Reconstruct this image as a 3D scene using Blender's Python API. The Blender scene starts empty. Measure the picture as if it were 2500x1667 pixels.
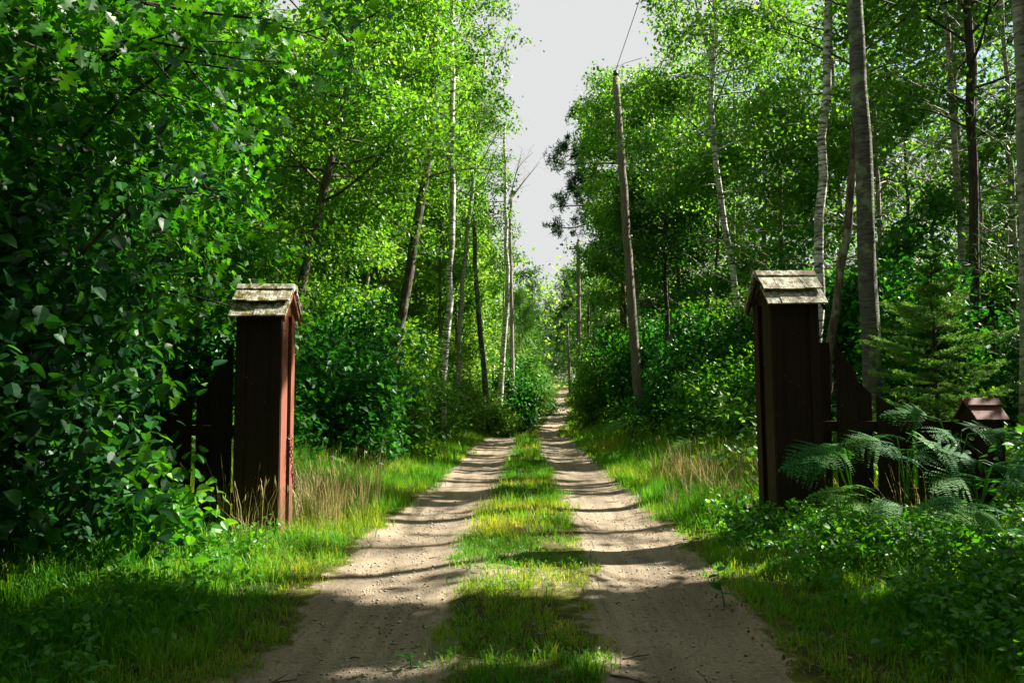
import bpy, math, random
import numpy as np
from mathutils import Vector, Matrix
R = math.radians
C = bpy.context.scene.collection
SC = bpy.context.scene

# ---------------------------------------------------------------- camera
F = 1875.0; PITCH = R(3.6); CAMZ = 1.35
cd = bpy.data.cameras.new('camera'); cam = bpy.data.objects.new('camera', cd); C.objects.link(cam)
cd.sensor_width = 36.0; cd.lens = 36.0*F/2500.0; cd.clip_start = 0.05; cd.clip_end = 2000
cam.location = (0, 0, CAMZ); cam.rotation_euler = (R(90)+PITCH, 0, 0)
SC.camera = cam
# ---------------------------------------------------------------- sun and sky
SUN = np.array([0.735, 0.290, 0.0]); EL = R(43)
SUN = SUN/np.linalg.norm(SUN)*math.cos(EL); SUN[2] = math.sin(EL)
sl = bpy.data.lights.new('sun', 'SUN'); sl.energy = 5.0; sl.angle = R(0.5); sl.color = (1.0, 0.93, 0.80)
so = bpy.data.objects.new('sun', sl); C.objects.link(so)
so.rotation_euler = Vector(SUN.tolist()).to_track_quat('Z', 'Y').to_euler()
so.location = (30, 12, 30)
w = bpy.data.worlds.new('World'); SC.world = w; w.use_nodes = True
nt = w.node_tree; nt.nodes.clear()
def N(t, **k):
    n = nt.nodes.new(t)
    for a, b in k.items(): setattr(n, a, b)
    return n
out = N('ShaderNodeOutputWorld'); bg = N('ShaderNodeBackground'); bg.inputs[1].default_value = 0.052
sky = N('ShaderNodeTexSky', sky_type='NISHITA'); sky.sun_disc = False
sky.sun_elevation = EL; sky.sun_rotation = math.atan2(SUN[0], SUN[1])
tc = N('ShaderNodeTexCoord'); mp = N('ShaderNodeMapping'); mp.inputs['Scale'].default_value = (1.0, 1.0, 2.2)
mp.inputs['Location'].default_value = (0.3, 0.15, 0.1)
nz = N('ShaderNodeTexNoise'); nz.inputs['Scale'].default_value = 1.7; nz.inputs['Detail'].default_value = 7; nz.inputs['Roughness'].default_value = .55
rp = N('ShaderNodeValToRGB'); rp.color_ramp.elements[0].position = .33; rp.color_ramp.elements[1].position = .42
mx = N('ShaderNodeMix', data_type='RGBA'); mx.inputs[7].default_value = (3.98, 4.02, 4.04, 1)
L = nt.links.new
L(tc.outputs['Generated'], mp.inputs[0]); L(mp.outputs[0], nz.inputs['Vector']); L(nz.outputs['Fac'], rp.inputs[0])
L(rp.outputs[0], mx.inputs[0]); L(sky.outputs[0], mx.inputs[6]); L(mx.outputs[2], bg.inputs[0]); L(bg.outputs[0], out.inputs[0])
SC.view_settings.view_transform = 'Standard'; SC.view_settings.look = 'None'
SC.view_settings.exposure = 1.9; SC.view_settings.gamma = 1.0
cy = SC.cycles
cy.max_bounces = 10; cy.diffuse_bounces = 7; cy.glossy_bounces = 2; cy.transmission_bounces = 7; cy.transparent_max_bounces = 4
cy.caustics_reflective = False; cy.caustics_refractive = False

# ---------------------------------------------------------------- numeric helpers
rng = np.random.default_rng(11)
_T = np.random.default_rng(5).random((256, 256))
def vnoise(x, y):
    x = np.asarray(x, float); y = np.asarray(y, float)
    xi = np.floor(x).astype(int); yi = np.floor(y).astype(int); fx = x-xi; fy = y-yi
    fx = fx*fx*(3-2*fx); fy = fy*fy*(3-2*fy)
    a = _T[xi % 256, yi % 256]; b = _T[(xi+1) % 256, yi % 256]; c = _T[xi % 256, (yi+1) % 256]; d = _T[(xi+1) % 256, (yi+1) % 256]
    return a*(1-fx)*(1-fy)+b*fx*(1-fy)+c*(1-fx)*fy+d*fx*fy
def fbm(x, y, o=3):
    s = 0; a = .5; t = 0
    for i in range(o):
        s = s+a*vnoise(x*2**i+i*17.3, y*2**i+i*9.1); t += a; a *= .55
    return s/t
cP, sP = math.cos(PITCH), math.sin(PITCH)
def at(px, py, Y):
    a = (px-1250)/F; b = (833.5-py)/F
    d = np.array([a, cP-b*sP, sP+b*cP]); d = d*(Y/d[1]); d[2] += CAMZ
    return d
def proj(P):
    P = np.asarray(P, float); x = P[..., 0]; y = P[..., 1]; z = P[..., 2]-CAMZ
    dep = y*cP+z*sP; up = z*cP-y*sP; dd = np.where(dep > .05, dep, 1e9)
    return 1250+F*x/dd, 833.5-F*up/dd, dep

# road ruts: centre lines in x for distance Y
RY = np.array([-30, 0, 3.5, 7.3, 12, 18, 23.4, 28, 33, 39, 46, 56, 75, 140])
RL = np.array([-.8, -.75, -.79, -.88, -.59, -.42, -.29, -.1, .25, .9, 1.6, 2.2, 4.2, 10])
RR = np.array([.85, .85, .89, 1.09, 1.08, 1.12, 1.21, 1.28, 1.45, 2.2, 3.05, 3.35, 5.5, 12])
def rutL(y): return np.interp(y, RY, RL)
def rutR(y): return np.interp(y, RY, RR)
RW = .37
PY = np.array([-60, 0, 19, 23, 26, 29, 32, 36, 40, 45, 60, 75, 95, 140, 260])
PZ = np.array([0, 0, 0, -.02, -.28, -.56, -.62, -.38, -.12, .15, 1.0, 1.8, 2.3, 3.2, 5.])
def gz(x, y):
    x = np.asarray(x, float); y = np.asarray(y, float)
    z = np.interp(y, PY, PZ)
    z = (z+np.interp(y-1.2, PY, PZ)+np.interp(y+1.2, PY, PZ))/3
    dl = (x-rutL(y))/RW; dr = (x-rutR(y))/RW
    z = z-.035*np.exp(-dl**4)-.035*np.exp(-dr**4)
    cx = (rutL(y)+rutR(y))/2; off = np.abs(x-cx)
    z = z-.55*np.minimum(0, np.interp(y, PY, PZ))*np.clip((off-1.6)/2.5, 0, 1)+.10*np.clip((off-1.7)/2.5, 0, 1)+.05*np.clip((off-4)/6, 0, 1)*1.
    z = z+.05*(fbm(x*.7+4, y*.7)-.5)+.16*(fbm(x*.25, y*.25+3)-.5)*np.clip((off-1.2)/4, 0, 1)
    return z

# ---------------------------------------------------------------- object helpers
def mesh_np(name, V, Q, mat, parent=None, tint=None, smooth=False, T=None):
    me = bpy.data.meshes.new(name)
    V = np.asarray(V, np.float32); nq = 0 if Q is None else len(Q); ntr = 0 if T is None else len(T)
    me.vertices.add(len(V)); me.vertices.foreach_set('co', V.ravel())
    li = []
    if nq: li.append(np.asarray(Q, np.int32).ravel())
    if ntr: li.append(np.asarray(T, np.int32).ravel())
    li = np.concatenate(li); me.loops.add(len(li)); me.loops.foreach_set('vertex_index', li)
    me.polygons.add(nq+ntr)
    st = np.concatenate([np.arange(nq)*4, nq*4+np.arange(ntr)*3]).astype(np.int32)
    me.polygons.foreach_set('loop_start', st)
    me.polygons.foreach_set('use_smooth', np.full(nq+ntr, bool(smooth)))
    if tint is not None:
        a = me.attributes.new('tint', 'FLOAT', 'POINT'); a.data.foreach_set('value', np.asarray(tint, np.float32))
    me.update(calc_edges=True); me.validate()
    o = bpy.data.objects.new(name, me); C.objects.link(o); me.materials.append(mat)
    if parent is not None:
        o.parent = parent
        if parent.name not in LOCAL: o.location = -parent.location
    return o
LOCAL = set()   # things whose parts are written in the thing's own coordinates
class MB:
    def __init__(s): s.V = []; s.Q = []; s.T = []; s.n = 0
    def add(s, V, Q=None, T=None):
        V = np.asarray(V, float); s.V.append(V)
        if Q is not None and len(Q): s.Q.append(np.asarray(Q)+s.n)
        if T is not None and len(T): s.T.append(np.asarray(T)+s.n)
        s.n += len(V)
    def box(s, x0, x1, y0, y1, z0, z1, top=None, M=None):
        # top: (zl, zr) slanted top along x
        zl, zr = top if top else (z1, z1)
        V = np.array([[x0,y0,z0],[x1,y0,z0],[x1,y1,z0],[x0,y1,z0],[x0,y0,zl],[x1,y0,zr],[x1,y1,zr],[x0,y1,zl]], float)
        if M is not None: V = V@M[0].T+M[1]
        s.add(V, [[0,3,2,1],[4,5,6,7],[0,1,5,4],[1,2,6,5],[2,3,7,6],[3,0,4,7]])
    def tube(s, P, r, k=6, cap=True, jit=0, seed=0):
        P = np.asarray(P, float); n = len(P); r = np.broadcast_to(np.asarray(r, float), (n,))
        d = np.gradient(P, axis=0); d /= np.linalg.norm(d, axis=1)[:, None]+1e-9
        ref = np.array([1., .13, .07]) if abs(d[:, 2]).mean() > .6 else np.array([.05, .1, 1.])
        a = np.cross(d, ref); a /= np.linalg.norm(a, axis=1)[:, None]+1e-9; b = np.cross(d, a)
        th = np.arange(k)*2*math.pi/k
        rr = r[:, None]*np.ones((1, k))
        if jit: rr = rr*(1+jit*(np.random.default_rng(seed).random((n, k))-.5))
        V = P[:, None, :]+rr[..., None]*(np.cos(th)[None, :, None]*a[:, None, :]+np.sin(th)[None, :, None]*b[:, None, :])
        i = np.arange(n-1)[:, None]*k; j = np.arange(k)[None, :]; j2 = (j+1) % k
        Q = np.stack([i+j, i+j2, i+k+j2, i+k+j], -1).reshape(-1, 4)
        V = V.reshape(-1, 3); T = None
        if cap:
            V = np.vstack([V, P[0], P[-1]]); jj = np.arange(k); e = n*k
            T = np.vstack([np.stack([jj, np.full(k, e), (jj+1) % k], -1)[:, [0, 1, 2]], np.stack([(n-1)*k+jj, (n-1)*k+(jj+1) % k, np.full(k, e+1)], -1)])
        s.add(V, Q, T)
    def build(s, name, mat, parent=None, smooth=False, tint=None):
        return mesh_np(name, np.vstack(s.V), np.vstack(s.Q) if s.Q else None, mat, parent, tint, smooth, np.vstack(s.T) if s.T else None)
def tag(o, label=None, cat=None, group=None, kind=None):
    if label: o['label'] = label
    if cat: o['category'] = cat
    if group: o['group'] = group
    if kind: o['kind'] = kind
    return o
def empty(name, loc, label, cat, group=None, rz=0):
    o = bpy.data.objects.new(name, None); C.objects.link(o); o.location = loc; o.rotation_euler = (0, 0, rz); o.empty_display_size = .2
    return tag(o, label, cat, group)

# ---------------------------------------------------------------- materials
def mat(name):
    m = bpy.data.materials.new(name); m.use_nodes = True; t = m.node_tree; t.nodes.clear()
    o = t.nodes.new('ShaderNodeOutputMaterial'); return m, t, o
def nd(t, ty, ins=None, **k):
    n = t.nodes.new(ty)
    for a, b in k.items(): setattr(n, a, b)
    for a, b in (ins or {}).items():
        if isinstance(b, bpy.types.NodeSocket): t.links.new(b, n.inputs[a])
        else: n.inputs[a].default_value = b
    return n
def ramp(t, fac, stops):
    n = t.nodes.new('ShaderNodeValToRGB'); e = n.color_ramp.elements
    while len(e) < len(stops): e.new(.5)
    for i, (p, c) in enumerate(stops):
        e[i].position = p; e[i].color = (c[0], c[1], c[2], 1) if not isinstance(c, (int, float)) else (c, c, c, 1)
    t.links.new(fac, n.inputs[0]); return n.outputs[0]
def leafmat(name, c0, c1, c2, transl=.45, rough=.42, spec=.45, tl=1.7, tb=.25):
    m, t, o = mat(name)
    a = nd(t, 'ShaderNodeAttribute', attribute_name='tint')
    col = ramp(t, a.outputs['Fac'], [(0, c0), (.5, c1), (1, c2)])
    p = nd(t, 'ShaderNodeBsdfPrincipled', {'Base Color': col, 'Roughness': rough, 'Specular IOR Level': spec})
    g = nd(t, 'ShaderNodeMix', {0: 1.0, 6: col, 7: (tl*1.14, tl, tl*tb, 1)}, data_type='RGBA', blend_type='MULTIPLY')
    tr = nd(t, 'ShaderNodeBsdfTranslucent', {'Color': g.outputs[2]})
    mxs = nd(t, 'ShaderNodeMixShader', {0: transl, 1: p.outputs[0], 2: tr.outputs[0]})
    t.links.new(mxs.outputs[0], o.inputs[0]); return m
def bumpy(t, h, s=.4, d=.02):
    return nd(t, 'ShaderNodeBump', {'Height': h, 'Strength': s, 'Distance': d}).outputs[0]
def barkmat(name, base, dark, lichen=None, horiz=False, scale=6., contrast=(.42, .62)):
    m, t, o = mat(name)
    tcn = nd(t, 'ShaderNodeTexCoord')
    mpn = nd(t, 'ShaderNodeMapping', {0: tcn.outputs['Object'], 'Scale': (1, 1, 5) if horiz else (5, 5, .7)})
    n1 = nd(t, 'ShaderNodeTexNoise', {'Vector': mpn.outputs[0], 'Scale': scale, 'Detail': 6., 'Roughness': .65})
    c = ramp(t, n1.outputs['Fac'], [(contrast[0], dark), (contrast[1], base)])
    n2 = nd(t, 'ShaderNodeTexNoise', {'Vector': tcn.outputs['Object'], 'Scale': 3.1, 'Detail': 5., 'Roughness': .6})
    if lichen:
        f = ramp(t, n2.outputs['Fac'], [(.53, 0), (.62, 1)])
        c = nd(t, 'ShaderNodeMix', {0: f, 6: c, 7: (*lichen, 1)}, data_type='RGBA').outputs[2]
    p = nd(t, 'ShaderNodeBsdfPrincipled', {'Base Color': c, 'Roughness': .85, 'Normal': bumpy(t, n1.outputs['Fac'], .7, .03)})
    t.links.new(p.outputs[0], o.inputs[0]); return m

M = {}
M['birch_leaf'] = leafmat('birch_leaf', (.032, .13, .014), (.072, .22, .026), (.17, .34, .045), .48, tl=1.9)
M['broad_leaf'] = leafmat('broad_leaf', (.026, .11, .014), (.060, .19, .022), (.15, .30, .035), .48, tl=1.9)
M['light_leaf'] = leafmat('light_leaf', (.055, .17, .03), (.12, .27, .045), (.24, .38, .07), .46, tl=1.9)
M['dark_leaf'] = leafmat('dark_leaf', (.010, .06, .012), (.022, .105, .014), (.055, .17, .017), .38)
M['oak_leaf'] = leafmat('oak_leaf', (.014, .09, .010), (.032, .165, .014), (.085, .28, .018), .48, tl=1.8)
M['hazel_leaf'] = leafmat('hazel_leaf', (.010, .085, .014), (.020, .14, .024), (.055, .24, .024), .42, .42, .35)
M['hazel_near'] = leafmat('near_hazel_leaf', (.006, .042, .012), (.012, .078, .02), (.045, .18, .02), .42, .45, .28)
M['forb_leaf'] = leafmat('forb_leaf', (.02, .12, .012), (.045, .20, .014), (.13, .32, .024), .44, tl=1.9)
M['fern'] = leafmat('fern_leaf', (.020, .115, .042), (.045, .19, .052), (.14, .31, .035), .40, .6, .10)
M['pine'] = leafmat('pine_needle', (.018, .07, .030), (.035, .115, .045), (.08, .18, .06), .25, .5, .3, 1.4)
M['spruce'] = leafmat('spruce_needle', (.05, .16, .04), (.11, .30, .06), (.22, .44, .09), .3, .5, .3, 1.5)
M['grass'] = leafmat('grass_blade', (.025, .16, .010), (.08, .27, .015), (.33, .36, .07), .45, .5, .35, 1.9)
M['dry'] = leafmat('dry_grass', (.22, .21, .07), (.40, .35, .16), (.58, .49, .28), .35, .6, .3, 1.0, .8)
M['litter'] = leafmat('litter_leaf', (.12, .05, .02), (.24, .12, .05), (.38, .25, .12), .2, .6, .3, 1.0)
M['birch'] = barkmat('birch_bark', (.66, .65, .60), (.07, .06, .05), (.20, .22, .15), True, 4.5, (.42, .52))
M['birch_grey'] = barkmat('grey_birch_bark', (.42, .40, .34), (.10, .09, .07), (.22, .26, .16), True, 5, (.38, .56))
M['aspen'] = barkmat('aspen_bark', (.13, .125, .105), (.045, .04, .035), (.20, .27, .14), True, 7, (.36, .6))
M['bark'] = barkmat('brown_bark', (.16, .12, .085), (.04, .03, .022), (.20, .22, .15), False, 5)
M['dark_bark'] = barkmat('dark_bark', (.07, .055, .04), (.018, .014, .01), None, False, 6)
M['pine_bark'] = barkmat('pine_bark', (.26, .13, .075), (.07, .04, .03), None, False, 4)
M['pole'] = barkmat('weathered_pole', (.25, .215, .17), (.09, .075, .06), None, False, 7, (.35, .7))
M['dead'] = barkmat('dead_wood', (.40, .36, .30), (.16, .14, .12), None, False, 6)

def stainmat(name, base, dark):
    m, t, o = mat(name)
    tcn = nd(t, 'ShaderNodeTexCoord')
    mpn = nd(t, 'ShaderNodeMapping', {0: tcn.outputs['Object'], 'Scale': (30, 30, 1.2)})
    n1 = nd(t, 'ShaderNodeTexNoise', {'Vector': mpn.outputs[0], 'Scale': 2., 'Detail': 6., 'Roughness': .6})
    n2 = nd(t, 'ShaderNodeTexNoise', {'Vector': tcn.outputs['Object'], 'Scale': 2.3, 'Detail': 4.})
    n3 = nd(t, 'ShaderNodeTexNoise', {'Vector': tcn.outputs['Object'], 'Scale': 55., 'Detail': 2.})
    c = ramp(t, n1.outputs['Fac'], [(.3, dark), (.62, base)])
    c = nd(t, 'ShaderNodeMix', {0: ramp(t, n2.outputs['Fac'], [(.45, 0), (.75, .45)]), 6: c, 7: (base[0]*1.25, base[1]*1.5, base[2]*1.7, 1)}, data_type='RGBA').outputs[2]
    c = nd(t, 'ShaderNodeMix', {0: ramp(t, n3.outputs['Fac'], [(.73, 0), (.77, .8)]), 6: c, 7: (.42, .36, .28, 1)}, data_type='RGBA').outputs[2]
    sx = nd(t, 'ShaderNodeSeparateXYZ', {0: tcn.outputs['Object']}); zz = nd(t, 'ShaderNodeMath', {0: sx.outputs[2], 1: nd(t, 'ShaderNodeMath', {0: n2.outputs['Fac'], 1: .5}, operation='MULTIPLY').outputs[0]}, operation='SUBTRACT')
    c = nd(t, 'ShaderNodeMix', {0: ramp(t, zz.outputs[0], [(0., .55), (.18, 0)]), 6: c, 7: (.085, .075, .04, 1)}, data_type='RGBA').outputs[2]
    p = nd(t, 'ShaderNodeBsdfPrincipled', {'Base Color': c, 'Roughness': .62, 'Specular IOR Level': .25, 'Normal': bumpy(t, n1.outputs['Fac'], .35, .006)})
    t.links.new(p.outputs[0], o.inputs[0]); return m
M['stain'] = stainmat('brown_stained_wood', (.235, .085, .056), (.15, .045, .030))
M['stain_shaded'] = stainmat('shaded_stained_wood', (.034, .013, .0095), (.016, .0065, .005))  # brown stain darkened: the shade on the fronts is in its colour
M['stain_post'] = stainmat('faded_stained_wood', (.22, .085, .068), (.13, .05, .04))
def shinglemat(name, mossy, alongx=False):
    m, t, o = mat(name)
    tcn = nd(t, 'ShaderNodeTexCoord')
    mpn = nd(t, 'ShaderNodeMapping', {0: tcn.outputs['Object'], 'Scale': (3, 40, 40) if alongx else (55, 4, 4)})
    n1 = nd(t, 'ShaderNodeTexNoise', {'Vector': mpn.outputs[0], 'Scale': 1.6, 'Detail': 7., 'Roughness': .65})
    c = ramp(t, n1.outputs['Fac'], [(.3, (.07, .055, .04)), (.48, (.24, .19, .14)), (.68, (.42, .36, .28))])
    n2 = nd(t, 'ShaderNodeTexNoise', {'Vector': tcn.outputs['Object'], 'Scale': 17., 'Detail': 8., 'Roughness': .75})
    c = nd(t, 'ShaderNodeMix', {0: ramp(t, n2.outputs['Fac'], [(.49, 0), (.53, .9)]), 6: c, 7: (.50, .56, .45, 1)}, data_type='RGBA').outputs[2]
    n3 = nd(t, 'ShaderNodeTexNoise', {'Vector': tcn.outputs['Object'], 'Scale': 9. if mossy else 6., 'Detail': 6., 'Roughness': .7, 'Distortion': .4})
    a = .51 if mossy else .62
    f = ramp(t, n3.outputs['Fac'], [(a, 0), (a+.05, 1)])
    c = nd(t, 'ShaderNodeMix', {0: f, 6: c, 7: (.11, .10, .012, 1)}, data_type='RGBA').outputs[2]
    ad = nd(t, 'ShaderNodeMath', {0: n1.outputs['Fac'], 1: n2.outputs['Fac']}, operation='ADD')
    p = nd(t, 'ShaderNodeBsdfPrincipled', {'Base Color': c, 'Roughness': .9, 'Specular IOR Level': .15, 'Normal': bumpy(t, ad.outputs[0], .9, .012)})
    t.links.new(p.outputs[0], o.inputs[0]); return m
M['shingle_moss'] = shinglemat('mossy_shingle', True); M['shingle'] = shinglemat('lichen_shingle', False)
M['cap_moss'] = shinglemat('mossy_ridge', True, True); M['cap'] = shinglemat('lichen_ridge', False, True)
def simple(name, c, rough=.5, metal=0., nsc=20., var=.5):
    m, t, o = mat(name)
    tcn = nd(t, 'ShaderNodeTexCoord'); n1 = nd(t, 'ShaderNodeTexNoise', {'Vector': tcn.outputs['Object'], 'Scale': nsc, 'Detail': 5.})
    col = ramp(t, n1.outputs['Fac'], [(.3, tuple(v*(1-var) for v in c)), (.7, c)])
    p = nd(t, 'ShaderNodeBsdfPrincipled', {'Base Color': col, 'Roughness': rough, 'Metallic': metal, 'Normal': bumpy(t, n1.outputs['Fac'], .3, .004)})
    t.links.new(p.outputs[0], o.inputs[0]); return m
M['rust'] = simple('rusty_iron', (.20, .085, .045), .75, .3, 60)
M['zinc'] = simple('galvanised_eye', (.45, .40, .33), .5, .6, 60)
M['ceramic'] = simple('dark_ceramic', (.03, .02, .018), .3)
M['wire'] = simple('wire_metal', (.10, .10, .10), .5, .5)
M['stone'] = simple('pebble_stone', (.50, .46, .40), .8, 0, 30, .5)
M['stick'] = simple('dry_stick', (.13, .09, .06), .85, 0, 40)
M['flower'] = simple('purple_flower', (.25, .16, .42), .6, 0, 40)

def groundmat(name, road):
    m, t, o = mat(name)
    tcn = nd(t, 'ShaderNodeTexCoord'); v = tcn.outputs['Object']
    big = nd(t, 'ShaderNodeTexNoise', {'Vector': v, 'Scale': 1.3, 'Detail': 5., 'Roughness': .6})
    fine = nd(t, 'ShaderNodeTexNoise', {'Vector': v, 'Scale': 45., 'Detail': 6., 'Roughness': .8})
    grit = nd(t, 'ShaderNodeTexVoronoi', {'Vector': v, 'Scale': 95.})
    sand = ramp(t, big.outputs['Fac'], [(.3, (.25, .203, .147)), (.5, (.325, .265, .193)), (.7, (.395, .32, .232))])
    sand = nd(t, 'ShaderNodeMix', {0: 1., 6: sand, 7: ramp(t, fine.outputs['Fac'], [(.3, .45), (.5, .92), (.75, 1.25)])}, data_type='RGBA', blend_type='MULTIPLY').outputs[2]
    sand = nd(t, 'ShaderNodeMix', {0: ramp(t, grit.outputs['Distance'], [(.10, .55), (.2, 0)]), 6: sand, 7: (.14, .105, .08, 1)}, data_type='RGBA').outputs[2]
    mst = nd(t, 'ShaderNodeMapping', {0: v, 'Scale': (9, .45, 1)}); tyre = nd(t, 'ShaderNodeTexNoise', {'Vector': mst.outputs[0], 'Scale': 1., 'Detail': 4., 'Distortion': .3})
    sand = nd(t, 'ShaderNodeMix', {0: 1., 6: sand, 7: ramp(t, tyre.outputs['Fac'], [(.35, .78), (.6, 1.1)])}, data_type='RGBA', blend_type='MULTIPLY').outputs[2]
    soil = ramp(t, fine.outputs['Fac'], [(.3, (.018, .02, .008)), (.5, (.05, .055, .015)), (.7, (.13, .10, .05))])
    moss = ramp(t, fine.outputs['Fac'], [(.3, (.04, .06, .01)), (.7, (.16, .17, .03))])
    a = nd(t, 'ShaderNodeAttribute', attribute_name='tint')
    # tint: 0 soil .. 1 sand
    ad = nd(t, 'ShaderNodeMath', {0: a.outputs['Fac'], 1: nd(t, 'ShaderNodeMath', {0: nd(t, 'ShaderNodeTexNoise', {'Vector': v, 'Scale': 7., 'Detail': 6., 'Roughness': .7}).outputs['Fac'], 1: .5}, operation='SUBTRACT').outputs[0]}, operation='ADD')
    f1 = ramp(t, ad.outputs[0], [(.28, 0), (.42, 1)]); f2 = ramp(t, ad.outputs[0], [(.46, 0), (.62, 1)])
    c = nd(t, 'ShaderNodeMix', {0: f1, 6: soil, 7: moss}, data_type='RGBA').outputs[2]
    c = nd(t, 'ShaderNodeMix', {0: f2, 6: c, 7: sand}, data_type='RGBA').outputs[2]
    h = nd(t, 'ShaderNodeMath', {0: fine.outputs['Fac'], 1: nd(t, 'ShaderNodeMath', {0: grit.outputs['Distance'], 1: .5}, operation='MULTIPLY').outputs[0]}, operation='ADD')
    p = nd(t, 'ShaderNodeBsdfPrincipled', {'Base Color': c, 'Roughness': .95, 'Specular IOR Level': .1, 'Normal': bumpy(t, h.outputs[0], .8, .02)})
    t.links.new(p.outputs[0], o.inputs[0]); return m
M['ground'] = groundmat('sandy_soil', False)

# ---------------------------------------------------------------- leaf scattering
TPL = {}
TPL['kite'] = (np.array([[0, 0, 0], [.33, .45, .05], [0, 1, -.05], [-.33, .45, .05]], float), np.array([[0, 1, 2, 3]]))
TPL['narrow'] = (np.array([[0, 0, 0], [.16, .4, .03], [0, 1, -.03], [-.16, .4, .03]], float), np.array([[0, 1, 2, 3]]))
TPL['needle'] = (np.array([[-.03, 0, 0], [.03, 0, 0], [.015, 1, 0], [-.015, 1, 0]], float), np.array([[0, 1, 2, 3]]))
def strip(ys, ws, fold=.12, curl=.15):
    V = []; Q = []
    for y, wd in zip(ys, ws):
        V += [[-wd, y, fold*wd*2-curl*y*y], [0, y, -curl*y*y], [wd, y, fold*wd*2-curl*y*y]]
    for i in range(len(ys)-1):
        a = i*3; Q += [[a, a+1, a+4, a+3], [a+1, a+2, a+5, a+4]]
    return np.array(V, float), np.array(Q)
TPL['ovate'] = strip([0, .12, .38, .68, .88, 1], [.01, .26, .37, .27, .11, .01])
TPL['oak'] = strip([0, .12, .24, .30, .36, .50, .56, .64, .78, .84, .90, 1], [.015, .03, .22, .26, .08, .34, .38, .10, .27, .22, .08, .02], .05)
TPL['lance'] = strip([0, .3, .7, 1], [.02, .13, .1, .01], .1, .35)
def leaves(Pt, size, tpl, rg, up=.8, out=None, droop=.3, tint=None):
    tv, tq = TPL[tpl]; n = len(Pt)
    d = rg.normal(size=(n, 3)); 
    if out is not None: d = d*.7+out
    d[:, 2] -= droop; d /= np.linalg.norm(d, axis=1)[:, None]+1e-9
    nn = rg.normal(size=(n, 3)); nn[:, 2] += up*2.; nn -= (nn*d).sum(1)[:, None]*d; nn /= np.linalg.norm(nn, axis=1)[:, None]+1e-9
    s = np.cross(d, nn); sz = np.asarray(size)[:, None, None] if np.ndim(size) else size
    V = Pt[:, None, :]+sz*(tv[None, :, 0:1]*s[:, None, :]+tv[None, :, 1:2]*d[:, None, :]+tv[None, :, 2:3]*nn[:, None, :])
    k = len(tv); Q = (tq[None]+(np.arange(n)*k)[:, None, None]).reshape(-1, 4)
    if tint is None: tint = rg.random(n)
    return V.reshape(-1, 3), Q, np.repeat(np.clip(tint, 0, 1), k)

# where sunlight reaches: coherent gaps in the canopy along the sun's direction
def lit(xh, yh):
    """1 where the sun should come through on the ground point (xh, yh)"""
    n = .55*fbm(xh*.38+3.7, yh*1.35+1.3, 2)+.45*fbm(xh*1.3, yh*3.4+7, 2)
    thr = np.where(yh < 4.3, .53, np.where(yh < 5.0, .49, np.where(yh < 26, .43, .40)))
    thr = np.where((xh > 2.6) & (yh < 12), thr+.04, thr)
    thr = np.where((xh < -2.6) & (yh < 4.4), .59, thr)
    thr = np.where((xh < -3) & (yh > 7), .40, thr); thr = np.where((xh < -7) & (yh > 4) & (yh < 8), .51, thr); thr = np.where((xh > 2.6) & (yh > 10), .38, thr); thr = np.where((xh > 1.9) & (xh < 6.5) & (yh > 7.6) & (yh < 9.6), .22, thr)
    thr = np.where((np.abs(xh) < .7) & (yh < 4.1), .45, thr)
    thr = np.where((xh < -1.1) & (xh > -5) & (yh > 5.0) & (yh < 7.2), .40, thr)
    thr = np.where((xh > -1.6) & (xh < 1.4) & (yh > 5.2) & (yh < 7.2), .38, thr)
    return n > thr
def sun_keep(P, rg, strength=.992, zmin=2.5):
    t = (P[:, 2])/SUN[2]
    xh = P[:, 0]-SUN[0]*t; yh = P[:, 1]-SUN[1]*t
    l = lit(xh, yh) & (P[:, 0] > -1) & (P[:, 2] > zmin)
    return ~(l & (rg.random(len(P)) < strength))
# open sky above the track (crowns leave this gap)
SKYP = np.array([[1222, -600], [1222, -40], [1262, 90], [1262, 150], [1215, 225], [1248, 262], [1255, 330], [1245, 420], [1262, 500], [1300, 590], [1330, 650], [1372, 650], [1392, 600], [1448, 590], [1445, 545], [1425, 500], [1440, 450], [1425, 400], [1435, 340], [1420, 300], [1410, 240], [1450, 175], [1590, 170], [1680, 240], [1692, 225], [1640, 150], [1600, 60], [1575, -40], [1560, -600]], float)
HOLE = np.array([[625, -300], [630, 0], [645, 60], [715, 80], [775, 40], [760, -300]], float)
HOLE2 = np.array([[1950, -200], [1952, 8], [1975, 40], [1990, 10], [1992, -200]], float)
def in_poly(px, py, poly):
    r = np.zeros(len(px), bool); j = len(poly)-1
    for i in range(len(poly)):
        xi, yi = poly[i]; xj, yj = poly[j]
        c = ((yi > py) != (yj > py)) & (px < (xj-xi)*(py-yi)/((yj-yi)+1e-9)+xi); r ^= c; j = i
    return r
CLEAR = []   # (px polyline, half width px, Y of the trunk): nearer clumps keep off it
def view_keep(P, rg, skip=None):
    px, py, dep = proj(P)
    bad = (in_poly(px, py, SKYP) | in_poly(px, py, HOLE) | in_poly(px, py, HOLE2)) & (dep > 2)
    k = ~bad
    for i, (pl, hw, Y, p) in enumerate(CLEAR):
        if i == skip: pass
        pl = np.asarray(pl, float); o = np.argsort(pl[:, 1]); xx = np.interp(py, pl[o, 1], pl[o, 0])
        hit = (np.abs(px-xx) < hw) & (py > pl[:, 1].min()) & (py < pl[:, 1].max()) & (dep < Y+.4) & (dep > 2)
        k &= ~(hit & (rg.random(len(P)) < p))
    return k

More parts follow.
